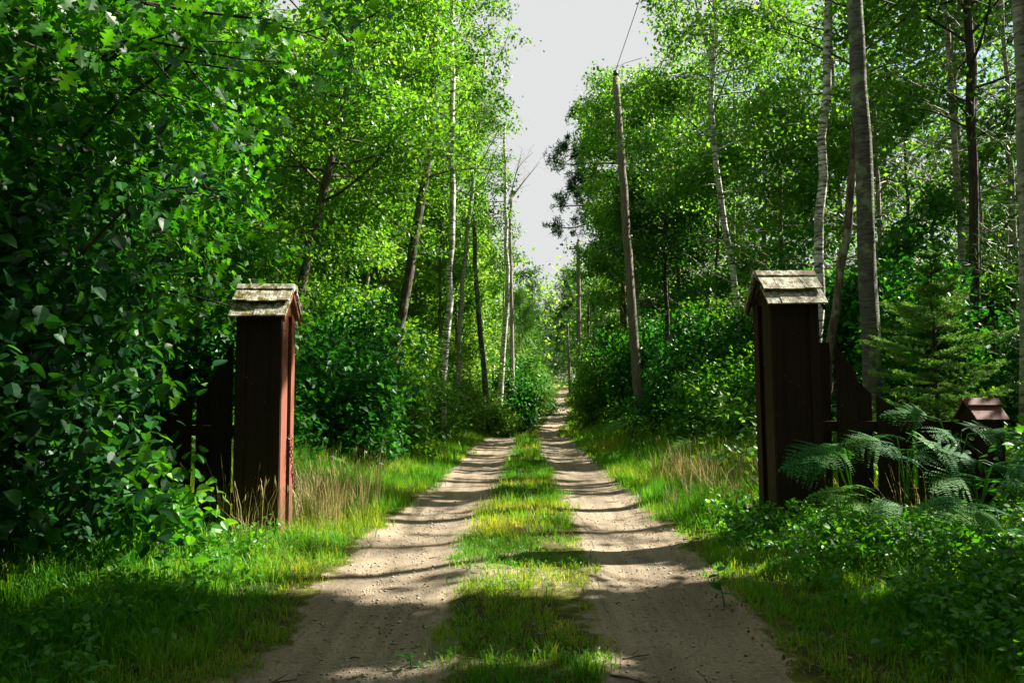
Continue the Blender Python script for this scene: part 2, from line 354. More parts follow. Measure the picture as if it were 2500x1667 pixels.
def polyline(P, n):
    P = np.asarray(P, float); s = np.concatenate([[0], np.cumsum(np.linalg.norm(np.diff(P, axis=0), axis=1))]); t = np.linspace(0, s[-1], n)
    # smooth interpolation
    Q = np.stack([np.interp(t, s, P[:, i]) for i in range(3)], 1)
    for _ in range(2): Q[1:-1] = .25*Q[:-2]+.5*Q[1:-1]+.25*Q[2:]
    return Q
def unit(v): return v/(np.linalg.norm(v)+1e-9)
def grow(rg, trunk, r, t0, nl, Lmax, prof, el=.5, droop=0., sec=2.2, spacing=.32, bias=None, bstr=0., tiplen=.45):
    """limbs off a trunk; returns [(poly, radii, sides)], anchors"""
    tubes = []; A = []; nT = len(trunk); r = np.asarray(r)
    for i in range(nl):
        t = t0+(1-t0)*((i+rg.random()*.8)/nl); t = min(t, .995); k = t*(nT-1); a = int(k); f = k-a; b = min(a+1, nT-1)
        p = trunk[a]*(1-f)+trunk[b]*f; rr = r[a]*(1-f)+r[b]*f
        az = i*2.399+rg.normal()*.5; L_ = Lmax*prof((t-t0)/(1-t0))*(.7+.6*rg.random())
        d = np.array([math.cos(az), math.sin(az), el+rg.normal()*.15])
        if bias is not None: d[:2] += np.asarray(bias)*bstr
        d = unit(d); pts = [p]; ns = 6
        for s in range(ns):
            d = unit(d+rg.normal(size=3)*.13+np.array([0, 0, -droop*.22]))
            pts.append(pts[-1]+d*L_/ns)
        pts = np.array(pts); r1 = min(rr*.42, .008+.011*L_)
        tubes.append((pts, np.linspace(r1, r1*.2, ns+1), 5))
        for s in np.linspace(.55, 1, 3): A.append(pts[int(s*ns)]+rg.normal(size=3)*.06)
        m = max(2, int(L_*sec))
        for j in range(m):
            s = .25+.72*(j+rg.random())/m; kk = s*ns; a2 = int(kk); q = pts[a2]*(1-kk+a2)+pts[min(a2+1, ns)]*(kk-a2)
            dd = unit(pts[min(a2+1, ns)]-pts[a2]+1e-6); side = unit(np.cross(dd, [0, 0, 1]))*(1 if j % 2 else -1)
            d2 = unit(dd*.6+side*(.7+.3*rg.random())+rg.normal(size=3)*.25+np.array([0, 0, .15-droop*.35])); L2 = L_*tiplen*(1.15-.6*s)*(.7+.6*rg.random())
            q2 = [q]
            for u in range(3): d2 = unit(d2+rg.normal(size=3)*.15+np.array([0, 0, -droop*.3])); q2.append(q2[-1]+d2*L2/3)
            q2 = np.array(q2); tubes.append((q2, np.linspace(r1*.35, .003, 4), 3))
            na = max(1, int(L2/spacing)+1)
            for u in np.linspace(.35, 1, na):
                ku = u*3; au = min(int(ku), 2); A.append(q2[au]*(1-(ku-au))+q2[au+1]*(ku-au))
    return tubes, np.array(A)
def round_prof(t): return math.sqrt(max(.04, 1-(2*t-.85)**2*.8)) if t < .93 else .35
def cone_prof(t): return 1.02-.85*t
def column_prof(t): return .55+.55*math.sin(math.pi*min(1, t*1.05))
def clumps(rg, A, k, rad, flat=.6):
    n = len(A); kk = np.maximum(1, (k*(.5+rg.random(n))).astype(int)); idx = np.repeat(np.arange(n), kk)
    off = rg.normal(size=(len(idx), 3))*rad*.6; off[:, 2] *= flat
    ct = rg.random(n)
    return A[idx]+off, np.clip(.5*ct[idx]+.6*rg.random(len(idx))-.05, 0, 1), unit_rows(off)
def unit_rows(o): return o/(np.linalg.norm(o, axis=1)[:, None]+1e-9)
LEAFCOUNT = 0
STR = {47: .55, 42: .85, 48: .6, 41: .9}   # crowns that stay fuller than the rest in the sunny gaps
def tree(name, label, cat, P, r0, r1, leafm, bark, seed, group=None, t0=.35, nl=26, Lmax=2.4, prof=round_prof, el=.5, droop=0., sec=2.2,
         k=49, rad=.30, size=.10, tpl='kite', bias=None, bstr=0., extra=None, up=.8, ldroop=.3, nseg=16, ks=9, keep=True, spacing=.32, tiplen=.45, flat=.6):
    global LEAFCOUNT
    rg = np.random.default_rng(seed); T = polyline(P, nseg)
    T[1:-1, :2] += rg.normal(size=(nseg-2, 2))*.012*min(3, np.linalg.norm(T[-1]-T[0])/6)
    T[0, 2] -= .15
    rr = r0+(r1-r0)*np.linspace(0, 1, nseg)**.9; rr[0] *= 1.35; rr[1] *= 1.08
    base = T[0].copy(); base[2] += .15
    root = empty(name, tuple(base), label, cat, group)
    tubes, A = grow(rg, T, rr, t0, nl, Lmax, prof, el, droop, sec, spacing, bias, bstr, tiplen)
    if extra is not None:
        for pts, ra in extra:
            pts = polyline(pts, 8); tubes.append((pts, np.linspace(ra, ra*.3, 8), 7))
            t2, A2 = grow(rg, pts, np.linspace(ra, ra*.3, 8), .45, 9, Lmax*.7, round_prof, el, droop, sec, spacing); tubes += t2; A = np.vstack([A, A2])
    mb = MB(); mb.tube(T, rr, ks, jit=.12, seed=seed)
    if keep:
        tubes = [q for q in tubes if view_keep(q[0][-1:], rg)[0] and not in_poly(*[np.atleast_1d(v) for v in proj(q[0][2])[:2]], SKYP)[0]]
    for p_, r_, s_ in tubes: mb.tube(p_, r_, s_, cap=False)
    mb.build('trunk', bark, root, smooth=True)
    if keep: A = A[view_keep(A, rg)]
    if len(A) and k > 0:
        Pt, ti, off = clumps(rg, A, k, rad, flat)
        kp = sun_keep(Pt, rg, STR.get(seed, .992)); Pt, ti, off = Pt[kp], ti[kp], off[kp]
        if len(Pt):
            V, Q, tt = leaves(Pt, size*(.7+.6*rg.random(len(Pt))), tpl, rg, up, off*.5, ldroop, ti)
            mesh_np('crown', V, Q, leafm, root, tt); LEAFCOUNT += len(Pt)
    return root
def wp(pairs, Y, H=None, lean=(0, 0)):
    """trunk line through photographed points at distance Y, rooted on the ground, carried up to height H"""
    P = [at(x, y, Y) for x, y in pairs]
    d = P[0]-P[1] if len(P) > 1 else np.array([0, 0, -1.])
    g = float(gz(P[0][0], Y)); b = P[0].copy()
    if b[2] > g+.05:
        s = (b[2]-g)/max(.2, -d[2] if d[2] < 0 else .2)
        s = min(s, 3); b = b+np.array([d[0]*s*.6, 0, 0]); b[2] = g; P = [b]+P
    if H and P[-1][2] < H:
        e = P[-1].copy(); dd = P[-1]-P[-2]; s = (H-e[2])/max(.3, dd[2]); e[0] += np.clip(dd[0]*s*.5, -1.2, 1.2)+lean[0]; e[1] += lean[1]; e[2] = H; P.append(e)
    return np.array(P)
def gp(x, y, H, lean=(0, 0)):
    g = float(gz(x, y)); return np.array([[x, y, g], [x+lean[0]*.3, y+lean[1]*.3, g+(H-g)*.4], [x+lean[0]*.7, y+lean[1]*.7, g+(H-g)*.75], [x+lean[0], y+lean[1], H]])
def bush(name, label, cat, x, y, rx, h, leafm, seed, group=None, na=150, k=40, rad=.22, size=.09, tpl='kite', ry=None, up=.9, z0=0.05, ldroop=.25, keep=True, spec_out=.4, bark='bark', shape=.5):
    global LEAFCOUNT
    rg = np.random.default_rng(seed); ry = ry or rx; g = float(gz(x, y))
    u = unit_rows(rg.normal(size=(na, 3))); u[:, 2] = np.abs(u[:, 2])*1.0
    rad_ = (rg.random(na)**.45)[:, None]
    lump = .55+.75*vnoise(u[:, 0]*2.2+seed, u[:, 1]*2.2+u[:, 2]*2.7)[:, None]
    A = u*rad_*lump*np.array([rx, ry, h*1.0]); 
    A[:, 2] = z0+A[:, 2]*1.0+rg.random(na)*h*.08
    A += np.array([x, y, g])
    sh = []
    for q in range(int(7*rx)+3):
        b = np.array([x+rg.normal()*rx*.45, y+rg.normal()*ry*.45, g+h*.45]); t_ = b+np.array([rg.normal()*.25*rx, rg.normal()*.2*rx, h*(.45+.5*rg.random())])
        for u in np.linspace(.35, 1, max(3, int(h*2.2))): sh.append(b*(1-u)+t_*u+rg.normal(size=3)*.05)
    if na > 120: A = np.vstack([A, np.array(sh)])
    root = empty(name, (x, y, g), label, cat, group); mb = MB()
    ns = max(5, int(na/9)); pick = rg.choice(len(A), ns, replace=False)
    for q in pick:
        b = np.array([x, y, g-.05])+np.append(rg.normal(size=2)*.12*rx, 0); e = A[q]; mid = b*.45+e*.55+np.array([0, 0, .12*h]); mid[:2] = b[:2]*.6+e[:2]*.4
        mb.tube(polyline([b, mid, e], 6), np.linspace(.012+.006*h, .003, 6), 4, cap=False)
    mb.build('branches', M[bark], root, smooth=True)
    if keep: A = A[view_keep(A, rg)]
    if len(A) == 0: return root
    Pt, ti, off = clumps(rg, A, k, rad, .75); kp = sun_keep(Pt, rg, zmin=3.6); 
    kp &= Pt[:, 2] > gz(Pt[:, 0], Pt[:, 1])+.02
    Pt, ti, off = Pt[kp], ti[kp], off[kp]
    V, Q, tt = leaves(Pt, size*(.65+.7*rg.random(len(Pt))), tpl, rg, up, off*.6, ldroop, ti)
    mesh_np('foliage', V, Q, leafm, root, tt); LEAFCOUNT += len(Pt)
    return root
#@@SETTING
# ---------------------------------------------------------------- ground
def spaced(a, b, s0, g):
    r = [a]; s = s0
    while r[-1] < b: r.append(r[-1]+s); s *= g
    return np.array(r)
xs = np.concatenate([-spaced(4.5, 260, .08, 1.12)[::-1], np.arange(-4.45, 4.46, .055), spaced(4.5, 260, .08, 1.12)])
ys = np.concatenate([-spaced(0, 120, .4, 1.15)[::-1][:-1], np.arange(0, 3, .3), np.arange(3, 9, .055), spaced(9.05, 420, .06, 1.022)])
GX, GY = np.meshgrid(xs, ys); GZ = gz(GX, GY)
def sandmask(x, y):
    dl = np.abs(x-rutL(y)); dr = np.abs(x-rutR(y)); d = np.minimum(dl, dr)
    e = .10*(fbm(x*3, y*2.2)-.5)+.10*(fbm(x*9, y*7)-.5)
    s = np.clip((RW+.26+2.2*e-d)/.30, 0, 1)
    cx = (rutL(y)+rutR(y))/2
    mid = (np.abs(x-cx) < .6) & (y < 9)
    mv = np.interp(y, [0, 3.0, 4.3, 4.9, 5.4, 6.4, 7.2, 9.5], [.12, .12, .18, .34, .50, .48, .2, .05])+.8*(fbm(x*2.3, y*2.3)-.5)
    s = np.maximum(s, np.where(mid, mv, 0))
    # bare strip at outer edge of the near ruts
    outer = (np.abs(x-cx) > 1.1) & (np.abs(x-cx) < 2.0) & (y < 9)
    s = np.maximum(s, np.where(outer, .45-.5*(np.abs(x-cx)-1.3)+.6*(fbm(x*2, y*2)-.5), 0))
    return np.clip(s, 0, 1)
ny, nx = GX.shape
idx = np.arange(ny*nx).reshape(ny, nx)
Q = np.stack([idx[:-1, :-1], idx[:-1, 1:], idx[1:, 1:], idx[1:, :-1]], -1).reshape(-1, 4)
tag(mesh_np('ground', np.stack([GX, GY, GZ], -1).reshape(-1, 3), Q, M['ground'], None, sandmask(GX, GY).ravel(), True), kind='structure')
# two worn ruts: a sheet 4 mm above the ground
mb = MB(); tt = []
yy = np.concatenate([np.arange(-6, 0, .4), np.arange(0, 12, .07), spaced(12, 130, .08, 1.02)])
for fn, sd in ((rutL, 3), (rutR, 9)):
    u = np.linspace(-1, 1, 15); wl = RW*(.98+.28*(fbm(yy*.9+sd, yy*0+sd)-.5)+.22*(fbm(yy*4+sd, yy*0+2*sd)-.5)); wr = RW*(.98+.28*(fbm(yy*.9+sd+50, yy*0+sd)-.5)+.22*(fbm(yy*4+sd+70, yy*0)-.5))
    X = fn(yy)[:, None]+np.where(u[None] < 0, u[None]*wl[:, None], u[None]*wr[:, None]); Y_ = yy[:, None]+0*u[None]
    Z = gz(X, Y_)+.004+.012*(fbm(X*6, Y_*2.2)-.5)*(1-u[None]**2)
    n0, n1 = X.shape; ii = np.arange(n0*n1).reshape(n0, n1)
    mb.add(np.stack([X, Y_, Z], -1).reshape(-1, 3), np.stack([ii[:-1, :-1], ii[:-1, 1:], ii[1:, 1:], ii[1:, :-1]], -1).reshape(-1, 4)); tt.append((1-.35*np.abs(u[None])**6+0*X).ravel())
tag(mb.build('dirt_track', M['ground'], smooth=True, tint=np.concatenate(tt)), kind='structure')

# ---------------------------------------------------------------- gate pillars
def slab(mb, x0, x1, p0, p1, th, nrm):
    """thin board between two (y, z) points p0 (upper) and p1 (lower), thickness th along nrm"""
    a = np.array([[x0, *p0], [x1, *p0], [x1, *p1], [x0, *p1]], float); nv = np.array([0, nrm[0], nrm[1]])*th
    V = np.vstack([a, a+nv]); mb.add(V, [[0, 3, 2, 1], [4, 5, 6, 7], [0, 1, 5, 4], [1, 2, 6, 5], [2, 3, 7, 6], [3, 0, 4, 7]])
def pillar(label, X, Y, w_, d_, H, rz, roof_mat, cap_mat, rl, rh, rd, slotside, seed, body, trim, lean=0):
    g = float(gz(X, Y)); rg = random.Random(seed)
    root = empty('gate_pillar', (X, Y, g), label, 'gate pillar', 'gate pillars on both sides of the track', rz); root.rotation_euler = (0, lean, rz); LOCAL.add(root.name)
    hw, hd = w_/2, d_/2; t = .022; cb = .085; gap = .035
    mb = MB()   # core
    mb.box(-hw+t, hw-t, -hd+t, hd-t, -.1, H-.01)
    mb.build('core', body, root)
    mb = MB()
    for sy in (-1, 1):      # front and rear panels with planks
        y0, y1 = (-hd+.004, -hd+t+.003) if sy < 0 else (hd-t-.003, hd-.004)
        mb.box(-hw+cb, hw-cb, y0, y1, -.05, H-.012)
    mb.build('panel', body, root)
    for sx in (-1, 1):
        for sy in (-1, 1):   # corner board, an L of two boards
            mb = MB()
            xa, xb = (-hw-.002, -hw+cb) if sx < 0 else (hw-cb, hw+.002)
            ya, yb = (-hd-.010, -hd+.010) if sy < 0 else (hd-.010, hd+.010)
            mb.box(xa, xb, ya, yb, -.08, H+.01); cbo = mb.build('corner_board', M['stain_shaded'], root); mb = MB()  # front and rear faces take the stain with shade mixed in
            sc = (hd-gap) if sx == slotside else (hd-gap*1.2)
            if sx < 0: xa, xb = -hw-.008, -hw+.016
            else: xa, xb = hw-.016, hw+.008
            if sy < 0: ya, yb = -hd+.0105, -hd+.0105+sc
            else: ya, yb = hd-.0105-sc*.62, hd-.0105
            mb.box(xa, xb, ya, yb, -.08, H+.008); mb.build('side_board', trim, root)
    # gable boards
    zr = H+rh
    for sx in (-1, 1):
        mb = MB(); x0 = sx*hw; x1 = sx*(hw-.018); V = []
        for x in (x0, x1): V += [[x, -hd, H-.02], [x, hd, H-.02], [x, 0, zr-.06]]
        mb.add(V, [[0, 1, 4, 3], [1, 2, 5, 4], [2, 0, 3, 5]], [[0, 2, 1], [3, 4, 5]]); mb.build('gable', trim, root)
        mb = MB()
        for sy in (-1, 1):
            pa = (sy*.01, zr-.03); pb = (sy*(rd-.015), H-.045); n = (-sy*.5, -.7)
            slab(mb, sx*(rl/2-.035), sx*(rl/2-.015), pa, pb, .05, (0, -1))
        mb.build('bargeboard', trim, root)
    # roof: two courses of split shingles on each slope
    roof = MB()
    for sy in (-1, 1):
        sl_ = math.hypot(rd, rh+.05); dirv = (sy*rd/sl_, -(rh+.05)/sl_); nv = (sy*(rh+.05)/sl_, rd/sl_)
        for c_, (s0, s1, lift) in enumerate([(.0, .60, .042), (.42, 1.0, .006)]):
            s0 *= sl_; s1 *= sl_
            x = -rl/2; xb_ = [x]
            while x < rl/2-.10: x += rg.uniform(.10, .25); xb_.append(min(x, rl/2))
            xb_[-1] = rl/2
            for a, b in zip(xb_[:-1], xb_[1:]):
                e = rg.uniform(-.008, .010); lf = lift+rg.uniform(-.003, .004); wob = rg.uniform(.2, .9)
                p0 = (dirv[0]*s0+nv[0]*lf*.3, zr+dirv[1]*s0+nv[1]*lf*.3); p1 = (dirv[0]*(s1+e)+nv[0]*lf, zr+dirv[1]*(s1+e)+nv[1]*lf)
                slab(roof, a+.0035, b-.0015, p0, p1, .014+.004*wob, nv)
    ro = roof.build('roof', roof_mat, root)
    cap = MB()
    for sy in (-1, 1):
        sl_ = math.hypot(rd, rh+.05); dirv = (sy*rd/sl_, -(rh+.05)/sl_); nv = (sy*(rh+.05)/sl_, rd/sl_)
        for s1, th, inset in ((.062, .046, 0), (.088, .036, .006)):
            p0 = (-sy*.004, zr+.028); 
            slab(cap, -rl/2-.006+inset, rl/2+.006-inset, (nv[0]*.0, zr+.004), (dirv[0]*s1, zr+dirv[1]*s1+.002), th, nv)
    cp = cap.build('ridge_cap', cap_mat, root); cp.parent = ro
    return root
LX = -2.252; LY = 7.06
lp = pillar('brown gate pillar left of the track, mossy shingle roof, reddish sunlit side and chain', LX-.01, LY, .40, .42, 2.03, 0, M['shingle_moss'], M['cap_moss'], .515, .24, .27, 1, 4, M['stain_shaded'], M['stain'])
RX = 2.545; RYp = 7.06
rpil = pillar('black-looking gate pillar right of the track, grey lichen shingle roof, front in shade', RX, RYp, .425, .42, 2.12, R(4), M['shingle'], M['cap'], .55, .26, .28, -1, 8, M['stain_shaded'], M['stain_shaded'], R(-.8))
# eye hook (part of the pillar) and the chain that hangs from it
hz = float(at(708, 1068, 7.05)[2])-lp.location[2]; hx = .40/2+.012
mb = MB(); th = np.linspace(0, 2*math.pi, 13)
mb.tube(np.stack([hx+.030+.020*np.cos(th), 0*th-.01, hz+.020*np.sin(th)], 1), .0045, 6, cap=False); mb.tube([[hx-.02, -.01, hz], [hx+.012, -.01, hz]], .005, 6)
mb.build('eye_hook', M['zinc'], lp)
mb = MB(); cz = hz-.02
for i in range(14):
    r1_, r2_ = .020, .012; ang = (i % 2)*math.pi/2+.3; th = np.linspace(0, 2*math.pi, 11)
    cx_ = hx+.030+.004*math.sin(i)+.0025*i; u_ = np.cos(th)*r2_; v_ = np.sin(th)*r1_
    mb.tube(np.stack([cx_+u_*math.cos(ang), -.01+u_*math.sin(ang)+.002*i, cz-.016-i*.031+v_], 1), .0045, 5, cap=False)
for i in range(5):
    th = np.linspace(0, 2*math.pi, 11); ang = (i % 2)*math.pi/2
    cx_ = hx+.056-.008*i; u_ = np.cos(th)*.012; v_ = np.sin(th)*.02
    mb.tube(np.stack([cx_+.02+u_*math.cos(ang), .012+u_*math.sin(ang), cz-.016-(13-i)*.031+v_], 1), .0045, 5, cap=False)
ch = mb.build('chain', M['rust'], smooth=True); ch.location = lp.location
tag(ch, 'rusty iron chain hanging from the eye hook on the left gate pillar', 'chain')

fy = 7.22
FPX = [(2002, 836), (2034, 836), (2036, 832), (2087, 922), (2133, 966), (2185, 1000), (2230, 1018), (2280, 1030), (2325, 1035), (2400, 1036)]
# ---------------------------------------------------------------- wing fences with a swept top, and low end posts
def wing(label, X0, Y0, sgn, n, tops, seed):
    """boards run outward from x = X0; alternately before and behind the rails"""
    g = float(gz(X0+sgn*1., Y0)); root = empty('swept_fence', (X0, Y0, g), label, 'fence', 'swept board fences beside the pillars'); LOCAL.add(root.name)
    for zc in (.92-.0, .30):
        mb = MB(); L_ = 1.50
        a, b = (0, sgn*L_) if sgn > 0 else (sgn*L_, 0)
        mb.box(a, b, -.02, .02, zc-.045, zc+.05); mb.build('rail', M['stain_shaded'], root)
    q0 = (FPX[0][0]-1250)/F*fy
    def topat(u): return float(np.interp(u, [(a-1250)/F*fy-q0 for a, b in FPX], [CAMZ-(b-952)/F*fy for a, b in FPX]))-g
    u = 0.0; bd = [(0, .103, False)]; u = .135
    while u < 1.32:
        bd.append((u, u+.19, True)); bd.append((u+.192, u+.352, False)); u += .372
    for a, b, fr in bd:
        b = min(b, 1.46)
        if b-a < .05: continue
        mb = MB(); y0, y1 = (-.043, -.0205) if fr else (.0205, .043); m_ = 5; xx_ = np.linspace(a, b, m_+1)
        for q in range(m_):
            za, zb = topat(xx_[q]), topat(xx_[q+1])
            if sgn > 0: mb.box(xx_[q], xx_[q+1], y0, y1, -.02, 1, top=(za, zb))
            else: mb.box(-xx_[q+1], -xx_[q], y0, y1, -.02, 1, top=(zb, za))
        mb.build('board', M['stain_shaded'], root)
    return root
fy = 7.22
def ztop(py): return float(at(2000, py, fy)[2])
tops = [ztop(835), ztop(835), ztop(920), ztop(960), ztop(995), ztop(1012), ztop(1025), ztop(1033), ztop(1036)]
# photograph: first board level, then a falling curve to the low post
pyx = [2002, 2035, 2088, 2130, 2185, 2226, 2280, 2325, 2370]
X0 = float(at(2002, 900, fy)[0])
tops = [ztop(v) for v in (836, 838, 925, 962, 996, 1010, 1024, 1031, 1034)]
wing('dark swept board fence right of the pillar, dipping to the low post', X0, fy, 1, 8, tops, 1)
def lowpost(label, X, Y, H, seed, stain):
    g = float(gz(X, Y)); root = empty('fence_post', (X, Y, g), label, 'fence post', 'low roofed posts ending the fences', R(3)); LOCAL.add(root.name)
    mb = MB(); mb.box(-.125, .125, -.12, .12, -.05, H); mb.build('post', M['stain_shaded'], root)
    for sx in (-1, 1):
        mb = MB(); mb.box(sx*.118-.014, sx*.118+.014, -.128, -.1205, -.04, H-.01); mb.build('corner_board', M['stain_shaded'], root)
    ro = MB(); rd, rh, rl = .17, .17, .31; zr = H+rh-.01
    for sy in (-1, 1):
        sl_ = math.hypot(rd, rh); dv = (sy*rd/sl_, -rh/sl_); nv = (sy*rh/sl_, rd/sl_)
        slab(ro, -rl/2, rl/2, (0, zr), (dv[0]*sl_, zr+dv[1]*sl_), .014, nv)
    r_ = ro.build('roof', stain, root); cp = MB()
    for sy in (-1, 1):
        sl_ = math.hypot(rd, rh); dv = (sy*rd/sl_, -rh/sl_); nv = (sy*rh/sl_, rd/sl_)
        slab(cp, -rl/2-.008, rl/2+.004, (0, zr+.006), (dv[0]*.085, zr+dv[1]*.085+.004), .036, nv)
    cp.build('ridge_cap', stain, root).parent = r_
    for sx in (-1, 1):
        mb = MB(); x0, x1 = sx*.125, sx*.11; V = []
        for x in (x0, x1): V += [[x, -.12, H-.005], [x, .12, H-.005], [x, 0, zr-.03]]
        mb.add(V, [[0, 1, 4, 3], [1, 2, 5, 4], [2, 0, 3, 5]], [[0, 2, 1], [3, 4, 5]]); mb.build('gable', M['stain_shaded'], root)
    return root
PX = float(at(2397, 1100, 7.15)[0]); lowpost('low brown fence post with small reddish roof behind the ferns, right edge', PX, 7.15, float(at(2397, 1022, 7.1)[2])-float(gz(PX, 7.15)), 2, M['stain_post'])
wing('dark swept board fence left of the pillar, hidden in leaves', LX-.205, fy-.05, -1, 8, tops, 2)
lowpost('low brown fence post almost hidden by leaves, left edge', LX-.205-1.55, 7.2, .95, 3, M['stain_post'])
#@@POLES
# ---------------------------------------------------------------- utility poles and wires
G_P = 'wooden utility poles along the track'
def pole(label, b, t_, r0, r1, arm=False, seed=0, cap=True):
    b = np.array(b, float); t_ = np.array(t_, float); root = empty('utility_pole', tuple(b), label, 'utility pole', G_P)
    mb = MB(); n = 24; P = b+(t_-b)*np.linspace(-.02, 1, n)[:, None]; rg = np.random.default_rng(seed)
    P[1:-1, :2] += rg.normal(size=(n-2, 2))*.006
    mb.tube(P, np.linspace(r0, r1, n), 14, jit=.04, seed=seed); mb.build('pole', M['pole'], root, smooth=True)
    mb = MB(); z = np.array([0, .05, .08, .11, .14, .17, .2]); mb.tube(t_+np.stack([0*z, 0*z, z-.01], 1), [.02, .02, .065, .075, .045, .06, .02], 10); mb.build('insulator', M['ceramic'], root, smooth=True)
    if arm:
        mb = MB(); mb.box(-.46, .12, -.03, .03, -.03, .03, M=(np.eye(3), t_+np.array([-.02, -r1-.02, -.35]))); mb.build('crossarm', M['pole'], root)
        for dx in (-.42,): 
            mb = MB(); q = t_+np.array([dx, -r1-.02, -.33]); mb.tube(q+np.array([[0, 0, 0], [0, 0, .04], [0, 0, .07], [0, 0, .13]]), [.015, .04, .05, .02], 8); mb.build('insulator', M['ceramic'], root)
    else:
        mb = MB(); q = t_+(b-t_)*.155; mb.tube([q+np.array([-.22, -.02, -.02]), q+np.array([.2, -.02, .06])], [.022, .014], 6); mb.tube(q+np.array([[-.2, -.02, -.06], [-.2, -.02, 0], [-.2, -.02, .05]]), [.03, .045, .02], 8); mb.build('bracket', M['ceramic'], root)
        for f_ in (.23, .31, .42, .52, .60, .68): 
            mb = MB(); q = t_+(b-t_)*f_; q = q+np.array([.02*math.sin(f_*40), -(r1+(r0-r1)*f_)*.98, 0]); mb.tube([q+np.array([0, .01, 0]), q+np.array([0, -.02, 0])], .014, 6)
            mb.build('bolt', M['rust'], root)
    return root
b1 = at(1566, 1078, 19); b1[2] = float(gz(b1[0], 19)); t1 = at(1503, 190, 19)
pole('nearest utility pole, tall leaning brown pole right of the track', b1, t1, .122, .088, seed=1)
b2 = at(1413, 960, 38); b2[2] = float(gz(b2[0], 38)); t2 = at(1412, 592, 38)
pole('second utility pole with a crossarm, beside the far bend', b2, t2, .135, .10, True, 2)
b3 = at(1392, 925, 62); b3[2] = float(gz(b3[0], 62)); t3 = at(1385, 790, 62)
pole('third utility pole, thin grey, far down the track', b3, t3, .14, .10, True, 3)
b4 = at(1378, 900, 82); b4[2] = float(gz(b4[0], 82)); t4 = at(1378, 800, 82)
pole('farthest and thinnest utility pole, left of the third one', b4, t4, .13, .10, True, 4)
b0 = np.array([2.9, -26, 0.]); t0_ = np.array([2.6, -26, 9.6])
def wire(label, A_, B_, sag, r=.008):
    u = np.linspace(0, 1, 24)[:, None]; P = A_*(1-u)+B_*u; P[:, 2] -= (4*sag*u*(1-u))[:, 0]
    mb = MB(); mb.tube(P, r, 5); o = mb.build('power_line', M['wire']); tag(o, label, 'power line', 'overhead wires')
up_ = np.array([0, 0, .18])
wire('overhead wire rising from the nearest pole top to the upper edge', t1+up_, t0_+up_, .35)
wire('overhead wire between the nearest and second utility poles', t1+up_, t2+up_, .35)
wire('overhead wire passing right of the nearest pole top, through the birch leaves', t2+np.array([.06, -.1, -.1]), np.array([3.55, -26, 9.5]), .1)
wire('overhead wire between the second and third utility poles', t2+up_, t3+up_, .3)
pole('utility pole behind the viewer', b0, t0_, .15, .105, seed=6)
#@@TREES
# ---------------------------------------------------------------- trees
v = 1.063
def VP(*pts): return [(x*v, y*v) for x, y in pts]
tr = {
 'crook': (VP((690, 640), (720, 520), (755, 400), (790, 270), (800, 215)), 14, 16, .7),
 'oldlean': (VP((920, 720), (945, 600), (962, 490), (985, 330), (1000, 170)), 16, 18, .7),
 'whiteL': (VP((1020, 850), (1030, 640), (1042, 470), (1033, 380), (1042, 200), (1040, 0)), 19, 32, .95),
 'slimL': (VP((1052, 810), (1063, 600), (1088, 450)), 24, 10, .8),
 'slimL2': (VP((1113, 880), (1100, 720), (1090, 560)), 28, 10, .85),
 'forkL': (VP((1150, 895), (1160, 740), (1168, 640), (1160, 560), (1160, 470)), 33, 18, .92),
 'whiteR': (VP((1690, 665), (1665, 520), (1640, 380), (1628, 250), (1638, 110)), 17, 26, .88),
 'birchR': (VP((1882, 640), (1885, 450), (1893, 250), (1905, 30), (1906, 0)), 12.5, 30, .93),
 'bigR': (VP((2003, 770), (1985, 400), (1975, 250), (1960, 0)), 10.5, 28, .96),
 'leanR': (VP((1912, 760), (1945, 540), (1962, 380)), 13, 13, .85),
 'darkR': (VP((2238, 720), (2232, 300), (2225, 0)), 13, 12, .8),
 'paleR': (VP((2218, 700), (2205, 480), (2190, 300)), 14, 10, .8),
 'behind': (VP((1468, 760), (1462, 640), (1455, 530)), 27, 18, .85),
 'pineT': (VP((1432, 770), (1430, 640)), 31, 9, .7),
 'forkR': (VP((1530, 660), (1526, 540), (1530, 460)), 22, 10, .8),
 'poleT': ([(1503, 160), (1566, 1050)], 19, 22, .95),
 'pole2': ([(1412, 580), (1413, 930)], 38, 12, 1),
 'pole3': ([(1385, 780), (1392, 925)], 62, 12, 1),
}
for q in tr.values(): CLEAR.append((q[0], q[2], q[1], q[3]))
def dead(name, label, P, r0, r1, limbs, bark, seed):
    rg = np.random.default_rng(seed); T = polyline(P, 14); base = T[0].copy(); T[0, 2] -= .1
    root = empty(name, tuple(base), label, 'tree'); mb = MB(); mb.tube(T, np.linspace(r0, r1, 14), 8, jit=.1, seed=seed)
    for pts, ra in limbs:
        pts = polyline(pts, 8); mb.tube(pts, np.linspace(ra, .006, 8), 5, cap=False)
        t2_, _ = grow(rg, pts, np.linspace(ra, .01, 8), .25, 8, .9, round_prof, .7, 0, 3.)
        for a, b, c in t2_: mb.tube(a, np.maximum(b*.7, .003), 3, cap=False)
    mb.build('trunk', bark, root, smooth=True)
